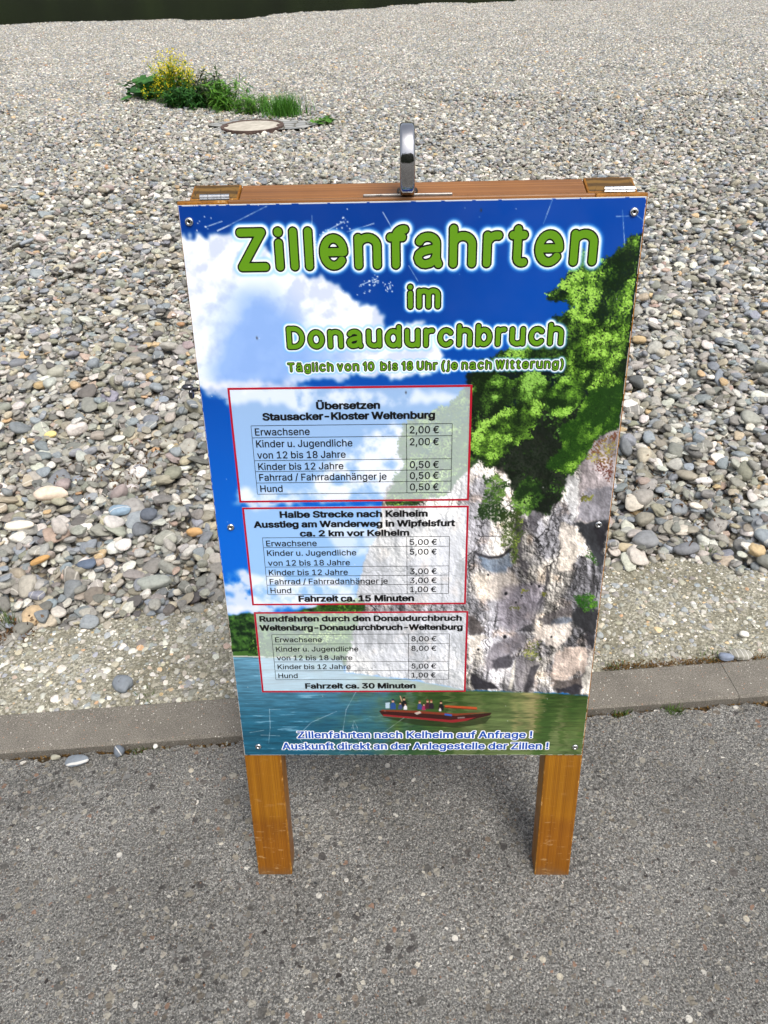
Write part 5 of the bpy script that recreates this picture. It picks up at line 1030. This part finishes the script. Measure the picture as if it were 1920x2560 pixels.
def broadleaf(loc, label, n=46, spread=.26, hgt=.2, size=.06, seed=7, name='broadleaf_plant', mat=None):
    r = random.Random(seed); e = empty(name, loc, label, 'plant'); s_, lf = Tubes(), Leaves()
    for k in range(n):
        b = Vector((r.gauss(0, spread*.25), r.gauss(0, spread*.2), 0)); a = r.uniform(0, 6.28); o = Vector((math.cos(a), math.sin(a)*.7, 0))*r.uniform(.1, 1)*spread
        tip = b+o+Vector((0, 0, hgt*r.uniform(.35, 1.0)*(1-.35*o.length/spread))); mid = (b+tip)/2+Vector((0, 0, .03)); s_.add([b, mid, tip], .004, .0025)
        lf.disc(tip, (Vector((r.uniform(-.5, .5), r.uniform(-.6, .3), 1))).normalized(), size*r.uniform(.6, 1.3), r.random()*.8)
    s_.build('stems', STEM, e); lf.build('leaves', mat or LD, e)
def leafy(loc, label, seed, n, h, spread, mat, stem, name='leafy_weed', lw=(.012, .026), ll=(.05, .11), lean=.35, per=6):
    r = random.Random(seed); e = empty(name, loc, label, 'weed'); s_, lf = Tubes(), Leaves()
    for k in range(n):
        P_ = stem_pts(r, Vector((r.gauss(0, spread), r.gauss(0, spread*.6), 0)), h*r.uniform(.5, 1), lean); s_.add([Vector((0, 0, -.015))]+P_, .004, .0016)
        for i in range(1, 7):
            for _ in range(per): lf.leaf(P_[i]+vec(r, .01), Vector((r.uniform(-1, 1), r.uniform(-1, 1), r.uniform(-.2, .8))), r.uniform(*ll), r.uniform(*lw), r.random(), .7, r)
    s_.build('stems', stem, e); lf.build('leaves', mat, e)
def tuft(loc, label, seed, n, h, spread, w=.004, mat=None, name='grass_tuft', group=None, cat='grass tuft'):
    r = random.Random(seed); lf = Leaves()
    for k in range(n):
        b = Vector((r.gauss(0, spread), r.gauss(0, spread*.7), -.004)); a = r.uniform(0, 6.28); d = Vector((math.cos(a)*r.uniform(0, .6), math.sin(a)*r.uniform(0, .6), 1)).normalized(); L = h*r.uniform(.5, 1.1); P_ = [b.copy()]; p = b.copy()
        for i in range(4): p = p+d*L/4; d = (d+Vector((math.cos(a)*.12, math.sin(a)*.12, -.10))).normalized(); P_.append(p.copy())
        lf.strip(P_, [w, w*.95, w*.8, w*.5, w*.08], r.random(), Vector((-math.sin(a), math.cos(a), 0)))
    o = lf.build(name, mat or LB, None); o.location = loc; tag(o, label, cat, group); return o
flowering_bush(at(-2.86, 10.0), 'tall yellow flowering bush on the gravel bank')
broadleaf(at(-3.36, 10.5), 'low clump of round dark green leaves left of the yellow bush', 120, .36, .27, .066)
tuft(at(-3.22, 10.75), 'thin pale grass blades standing behind the round leaves', 31, 60, .46, .05)
leafy(at(-2.36, 9.62), 'dark purple-brown stemmed weed right of the yellow bush', 33, 20, .40, .10, LP, STEMB, 'dark_weed')
leafy(at(-2.58, 9.66), 'dense dark green weeds at the foot of the yellow bush', 36, 60, .24, .18, LD, STEM)
leafy(at(-2.10, 9.38), 'light green leafy weed with arching leaves in the plant row', 34, 18, .32, .09, LG, STEM, lw=(.010, .02), ll=(.09, .17))
leafy(at(-1.74, 9.14), 'short grey-green feathery weed beside the grass tuft', 35, 34, .20, .11, LG, STEM, lw=(.005, .010), ll=(.04, .09), per=8)
tuft(at(-1.36, 8.93), 'bright green grass tuft behind the manhole cover', 37, 620, .27, .10, .0034, mat_leaf('deep grass', lin(38, 92, 24), lin(98, 158, 54)))
broadleaf(at(-.81, 8.36), 'tiny green plant alone in the gravel right of the manhole', 22, .13, .09, .035, 9, 'small_plant', LG)
LW_ = mat_leaf('dull weed', lin(44, 64, 26), lin(98, 124, 58))
WEEDS = [(.667, .419, 60, .05, 'bright tuft of grass in the kerb gap right of the sign'), (.535, .409, 40, .04, 'dull low tuft of grass in the kerb gap closest to the right post'), (.822, .590, 26, .032, 'small green sprig behind the kerb next to the blue oval pebble'),
         (.555, .562, 26, .03, 'sparse sprig behind the kerb next to the sign panel'), (-.698, .474, 18, .022, 'tiny grass sprig behind the kerb below the heart-shaped pebble'), (-.66, .312, 46, .03, 'thin mossy grass in the kerb gap left of the sign'),
         (-1.168, .73, 40, .07, 'grass sprouting where gravel meets concrete at the left edge'), (.958, 1.04, 24, .035, 'small grass sprig at the gravel edge on the right'), (.625, .575, 20, .026, 'faint sprig behind the kerb in brown moss')]
for k, (x, y, n, h, lb) in enumerate(WEEDS): tuft((x, y, -.012 if y < .45 else .002), lb, 60+k, n, h*.78, .012+.004*(k % 3), .0012, LW_, name='weed_tuft', group='weeds in the cracks', cat='weed')
# brown moss in the crack behind the kerb, and dry litter on the gravel
def crumbs(name, pts, sz, mat, label, cat):
    r = random.Random(8); lf = Leaves()
    for p in pts:
        for _ in range(1): lf.leaf(Vector(p)+vec(r, .002), vec(r, 1)+Vector((0, 0, .4)), r.uniform(*sz), r.uniform(*sz)*.4, r.random(), .3, r)
    o = lf.build(name, mat, None); tag(o, label, cat, kind='stuff')
r = random.Random(21)
MOSS = mat_leaf('dry moss', lin(70, 48, 24), lin(128, 98, 44)); LITTER = mat_leaf('dry litter', lin(44, 32, 22), lin(120, 90, 58))
crumbs('moss', [st(r.uniform(.58, 1.02)+r.gauss(0, .02), T1+.006+abs(r.gauss(0, .010)), .004) for _ in range(900)]+[st(r.uniform(.45, 1.1), T0-.012+r.gauss(0, .006), -.012) for _ in range(700)]+[st(r.uniform(-1.2, -.4), T0-.008+r.gauss(0, .004), -.012) for _ in range(400)], (.004, .010), MOSS, 'brown and olive moss in the cracks along the kerb', 'moss')
lp = []
for cx, cy, n, s in ((-1.10, 1.47, 420, .10), (-1.0, 1.62, 260, .10), (-.62, 1.60, 200, .08), (.80, 1.40, 320, .14), (-1.16, .70, 200, .05), (1.0, 1.2, 160, .1)):
    for _ in range(n):
        x, y = r.gauss(cx, s), r.gauss(cy, s*.6); i, j = int((x-HX0)/CS), int((y-HY0)/CS)
        if 0 <= i < HNX and 0 <= j < HNY: lp.append((x, y, float(HF[j, i])-.004))
crumbs('plant_litter', lp, (.006, .022), LITTER, 'dark dry plant bits caught between the pebbles', 'litter')

# ---- the sign ---------------------------------------------------------------------------------
LEAN = .232419; LA, NA = Vector((0, math.sin(LEAN), math.cos(LEAN))), Vector((0, -math.cos(LEAN), math.sin(LEAN)))
PLEG, PHH = .3265, .9867; TOPL = PLEG+PHH
sign = empty('folding_sign', (0, 0, 0), 'wooden folding board sign with price tables and a river gorge picture', 'sign')
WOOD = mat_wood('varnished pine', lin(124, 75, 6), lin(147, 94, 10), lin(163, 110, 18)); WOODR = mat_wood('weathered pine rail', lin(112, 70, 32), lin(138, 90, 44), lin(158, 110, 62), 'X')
ENDG = mat_endgrain()
t = NT('worn wood edge', .6, .35); v = t.co(); t.col(t.ramp(t.noise(v, 45, 6, .75), [(.40, lin(118, 72, 10)), (.58, lin(150, 100, 24)), (.66, lin(206, 172, 122))])); WORN = t.m
def prism(name, pts8, mat, parent, bev=.002, mats=None, topmat=False):
    """box from eight corners (bottom 4, top 4), edges eased"""
    bm = bmesh.new(); vs = [bm.verts.new(p) for p in pts8]
    for f in ((3, 2, 1, 0), (4, 5, 6, 7), (0, 1, 5, 4), (1, 2, 6, 5), (2, 3, 7, 6), (3, 0, 4, 7)): bm.faces.new([vs[i] for i in f])
    bmesh.ops.recalc_face_normals(bm, faces=bm.faces); top = [f for f in bm.faces if all(v in vs[4:] for v in f.verts)][0]
    if topmat: top.material_index = 1
    res = bmesh.ops.bevel(bm, geom=list(bm.edges), offset=bev, segments=2, affect='EDGES', profile=.6)
    if topmat:
        for f in res['faces']: f.material_index = 2
    me = bpy.data.meshes.new(name); bm.to_mesh(me); bm.free()
    for m in ([mat]+([ENDG, WORN] if topmat else [])): me.materials.append(m)
    return obj(name, me, parent)
def fp(x, a, n): return Vector((x, 0, 0))+LA*a+NA*n       # front frame coordinates: across, up the board, out of the board
DEP = .045; PT = .004
# front frame: legs cut level with the ground
def leg_front(x0, x1):
    f0, f1 = -PT, -PT-DEP
    def foot(x, n): return fp(x, (-.005-n*math.sin(LEAN))/math.cos(LEAN), n)      # where this line meets the asphalt
    top = TOPL+.005
    return [foot(x0, f0), foot(x1, f0), foot(x1, f1), foot(x0, f1), fp(x0, top, f0), fp(x1, top, f0), fp(x1, top, f1), fp(x0, top, f1)]
LW = .072
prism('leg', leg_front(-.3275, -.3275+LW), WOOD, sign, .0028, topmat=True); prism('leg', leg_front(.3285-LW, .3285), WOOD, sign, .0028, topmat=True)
def rail_front(a0, a1, nm='rail'): return prism(nm, [fp(-.3275+LW, a0, -PT-.002), fp(.3285-LW, a0, -PT-.002), fp(.3285-LW, a0, -PT-DEP), fp(-.3275+LW, a0, -PT-DEP), fp(-.3275+LW, a1, -PT-.002), fp(.3285-LW, a1, -PT-.002), fp(.3285-LW, a1, -PT-DEP), fp(-.3275+LW, a1, -PT-DEP)], WOODR, sign, .002)
rail_front(TOPL-.065, TOPL+.005); rail_front(PLEG+.03, PLEG+.10)
# rear frame leans the other way behind it
HB = fp(0, TOPL, -PT-DEP); BL = LEAN*.98; BA, BN = Vector((0, -math.sin(BL), math.cos(BL))), Vector((0, -math.cos(BL), -math.sin(BL)))
BT = HB+Vector((0, .006, .004))
def bp(x, a, n): return Vector((x, BT.y, BT.z))+BA*a+BN*n
def leg_rear(x0, x1):
    def foot(x, n):
        p = bp(x, 0, n); return p-BA*(p.z/BA.z)
    return [foot(x0, 0), foot(x1, 0), foot(x1, -DEP), foot(x0, -DEP), bp(x0, 0, 0), bp(x1, 0, 0), bp(x1, 0, -DEP), bp(x0, 0, -DEP)]
RX0, RX1 = -.3225, .3285
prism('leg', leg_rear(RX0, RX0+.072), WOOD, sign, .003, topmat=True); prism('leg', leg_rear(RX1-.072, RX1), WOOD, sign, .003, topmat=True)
for a0, a1 in ((-.07, -.001), (-.98, -.91)):
    prism('rail', [bp(RX0+.073, a0, -.001), bp(RX1-.073, a0, -.001), bp(RX1-.073, a0, -DEP+.001), bp(RX0+.073, a0, -DEP+.001), bp(RX0+.073, a1, -.001), bp(RX1-.073, a1, -.001), bp(RX1-.073, a1, -DEP+.001), bp(RX0+.073, a1, -DEP+.001)], WOODR, sign, .002)
prism('rear_board', [bp(RX0+.002, -.985, -DEP-.004), bp(RX1-.002, -.985, -DEP-.004), bp(RX1-.002, -.985, -DEP-.001), bp(RX0+.002, -.985, -DEP-.001), bp(RX0+.002, -.006, -DEP-.004), bp(RX1-.002, -.006, -DEP-.004), bp(RX1-.002, -.006, -DEP-.001), bp(RX0+.002, -.006, -DEP-.001)], plain('board back', lin(206, 204, 198), .5), sign, .0005)
# printed panel
LETTER, HALOS = build_lettering()
IMG = paint_print(HALOS)
nx, ny = PW+1, PH+1
xs = np.linspace(-.325, .325, nx); yd = np.linspace(0, -PHH, ny); GXX, GYY = np.meshgrid(xs, yd)
V = np.stack([GXX, GYY, np.zeros_like(GXX)], -1).reshape(-1, 3).astype(np.float32); i = np.arange(nx-1)[None, :]+np.arange(ny-1)[:, None]*nx
Fq = np.stack([i, i+nx, i+nx+1, i+1], -1).reshape(-1, 4).astype(np.int32)
bx = np.array([(x, y, z) for z in (-.0002, -PT) for x, y in ((-.325, 0), (.325, 0), (.325, -PHH), (-.325, -PHH))], np.float32)
n0 = len(V); bf = np.array([[0, 3, 2, 1], [4, 5, 6, 7], [0, 1, 5, 4], [1, 2, 6, 5], [2, 3, 7, 6], [3, 0, 4, 7]], np.int32)+n0
V = np.concatenate([V, bx]); Fq = np.concatenate([Fq, bf]); me = bpy.data.meshes.new('printed_panel')
me.vertices.add(len(V)); me.vertices.foreach_set('co', V.ravel()); me.loops.add(Fq.size); me.loops.foreach_set('vertex_index', Fq.ravel()); me.polygons.add(len(Fq)); me.polygons.foreach_set('loop_start', np.arange(0, Fq.size, 4, dtype=np.int32))
me.materials.append(mat_print()); me.materials.append(plain('panel edge', lin(214, 212, 206), .5)); mi = np.zeros(len(Fq), np.int32); mi[-6:] = 1; me.polygons.foreach_set('material_index', mi); me.update(); me.validate()
L_ = np.where(IMG <= .04045, IMG/12.92, ((IMG+.055)/1.055)**2.4).reshape(-1, 3); cc = np.ones((len(V), 4), np.float32); cc[:len(L_), :3] = L_
me.attributes.new('ink', 'FLOAT_COLOR', 'POINT').data.foreach_set('color', cc.ravel())
panel = obj('printed_panel', me, sign, LA*TOPL); panel.rotation_euler = (math.pi/2-LEAN, 0, 0)
panel['label'] = 'blue printed panel with cliff, river and boat picture'
def ink(name, c): return plain(name, c, .36, .35)
GREEN, BLACK, RED, BLUE, WHITE = ink('green print', lin(92, 142, 20)), ink('black print', lin(10, 10, 12)), ink('red print', lin(170, 14, 42)), ink('blue print', lin(14, 76, 168)), ink('white print', lin(240, 242, 246))
def lettering(name, layers, parent, label):
    Vv, Ff, mi, ms = [], [], [], []
    for (vf, mat, z) in layers:
        n0 = len(Vv); ms.append(mat); Vv += [(-.325+x/1000*(.650/(PW/1000)), -y/1000, z) for x, y in vf[0]]; Ff += [[q+n0 for q in f[::-1]] for f in vf[1]]; mi += [len(ms)-1]*len(vf[1])
    o = obj(name, mesh(name, Vv, Ff, ms, False, mi), parent); o['label'] = label; return o
for (gr, bl), nm, lb in zip(LETTER['titles'], ('title_lettering', 'title_lettering', 'title_lettering', 'hours_lettering'), ('largest green title line', 'small green title word in the middle', 'second green title line', 'green line of opening hours')):
    lettering(nm, [(bl, BLACK, .0003), (gr, GREEN, .0006)], panel, lb)
for k, (red, inkk) in enumerate(LETTER['tables']):
    lettering('price_table', [(red, RED, .0003), (inkk, BLACK, .0005)], panel, ['top', 'middle', 'bottom'][k]+' red framed price table')
lettering('footer_lettering', [(LETTER['foot'][1], WHITE, .0003), (LETTER['foot'][0], BLUE, .0006)], panel, 'blue footer lettering with white outline')
CHROME = mat_steel('bright steel', (.66, .67, .68, 1), .20); STEEL = mat_steel('polished handle steel', (.52, .52, .54, 1), .08, (1, 1, 1)); DARKST = plain('dark recess', lin(30, 30, 32), .5, .3, 1)
for u, v in ((.021, .022), (.977, .020), (.036, .504), (.975, .505), (.044, .978), (.978, .980)):
    s_ = lathe('screw', [(.0062, .0001), (.0062, .0012), (.0054, .0026), (.0040, .0033), (.0024, .0034), (.0022, .0014)], CHROME, panel, 20, (-.325+.65*u, -PHH*v, 0))
    s_.data.materials.append(DARKST); s_.data.polygons[-1].material_index = 1
# hinges across the top gap
for x in (-.283, .300):
    Vh, Fh = [], []; tb = Tubes(); rr = .0052; y, z = HB.y+.003, HB.z+.0075
    hb = empty('hinge', (0, 0, 0), None, None); hb.parent = sign
    h_ = None; bpy.data.objects.remove(hb)
    n = 14; ln = .043
    for a0, a1 in ((0, .27), (.285, .715), (.73, 1.)):
        tb.add([Vector((x-ln/2+ln*a0, y, z)), Vector((x-ln/2+ln*a1, y, z))], rr, rr, n)
        b0 = len(tb.V); tb.F += [list(range(b0-2*n, b0-n))[::-1], list(range(b0-n, b0))]
    # leaves screwed flat on both frame tops
    b0 = len(tb.V); f0 = fp(x, TOPL+.0062, -PT-DEP); f1 = fp(x, TOPL+.0062, -PT-DEP+.016); 
    for p in (f0, f1): tb.V += [p+Vector((-ln/2, 0, 0)), p+Vector((ln/2, 0, 0))]
    tb.F += [[b0, b0+1, b0+3, b0+2]]
    obj('hinge', mesh('hinge', tb.V, tb.F, CHROME, False), sign)
# carrying ring of flat bar on its foot plate
hx = -.004; top = fp(hx, TOPL+.005, -PT-.020)
def ring_mesh(cx, cy, cz, ry, rz, wd, th, n=72):
    prof = []                                            # rounded flat-bar section: (across, radial)
    w, h, b = wd/2, th/2, .0040
    for sx, sy, a0 in ((1, 1, 0), (-1, 1, 90), (-1, -1, 180), (1, -1, 270)):
        for k in range(4):
            a = rad(a0+k*30); prof.append((sx*(w-b)+b*math.cos(a), sy*(h-b)+b*math.sin(a)))
    m = len(prof); V, F = [], []
    for k in range(n):
        a = 2*math.pi*k/n; ca, sa = math.cos(a), math.sin(a); nr = Vector((0, ca/ry, sa/rz)).normalized(); c = Vector((cx, cy+ry*ca, cz+rz*sa))
        for px, pr in prof: V.append(c+Vector((px, 0, 0))+nr*pr)
    F = [[k*m+i, k*m+(i+1) % m, ((k+1) % n)*m+(i+1) % m, ((k+1) % n)*m+i] for k in range(n) for i in range(m)]
    return V, F
V, F = ring_mesh(hx, top.y, top.z+.0475, .036, .0415, .0205, .0095)
ring = obj('carrying_ring', mesh('carrying_ring', V, F, STEEL, True), sign)
prism('foot_plate', [fp(x, TOPL+a, n) for a in (.0052, .0092) for x, n in ((-.066, -PT-.006), (.059, -PT-.006), (.059, -PT-.034), (-.066, -PT-.034))], mat_steel('worn plate steel', (.46, .43, .40, 1), .34), ring, .0012)
tb = Tubes()
for sx in (-1, 1): tb.add([Vector((hx+sx*.0105, top.y-.010, top.z+.0065)), Vector((hx+sx*.0118, top.y, top.z+.0075)), Vector((hx+sx*.0105, top.y+.010, top.z+.0065))], .0035, .0035, 8)
tb.build('weld', plain('dark weld', lin(84, 78, 74), .45, .5, 1), ring)
# small eye bolt on the left edge
V, F = [], []
kb = Vector((-.3275, .232, 1.028)); tb = Tubes()
tb.add([kb+Vector((.002, 0, 0)), kb+Vector((-.010, 0, 0))], .0032, .0032, 10)
for c0, ra, rb in ((kb+Vector((-.013, 0, .004)), .0075, .0035), (kb+Vector((-.008, -.004, -.006)), .0035, .0065)):   # two lobes of the forged head
    n0 = len(tb.V); m = 14; k = 8
    for i in range(k+1):
        la = -math.pi/2+math.pi*i/k
        for j in range(m):
            lo = 2*math.pi*j/m; tb.V.append(c0+Vector((ra*1.25*math.cos(la)*math.cos(lo), .006*math.cos(la)*math.sin(lo), rb*1.25*math.sin(la))))
    tb.F += [[n0+i*m+j, n0+i*m+(j+1) % m, n0+(i+1)*m+(j+1) % m, n0+(i+1)*m+j] for i in range(k) for j in range(m)]
eb = tb.build('eye_bolt', mat_steel('dark chrome', (.16, .16, .17, 1), .14), sign)
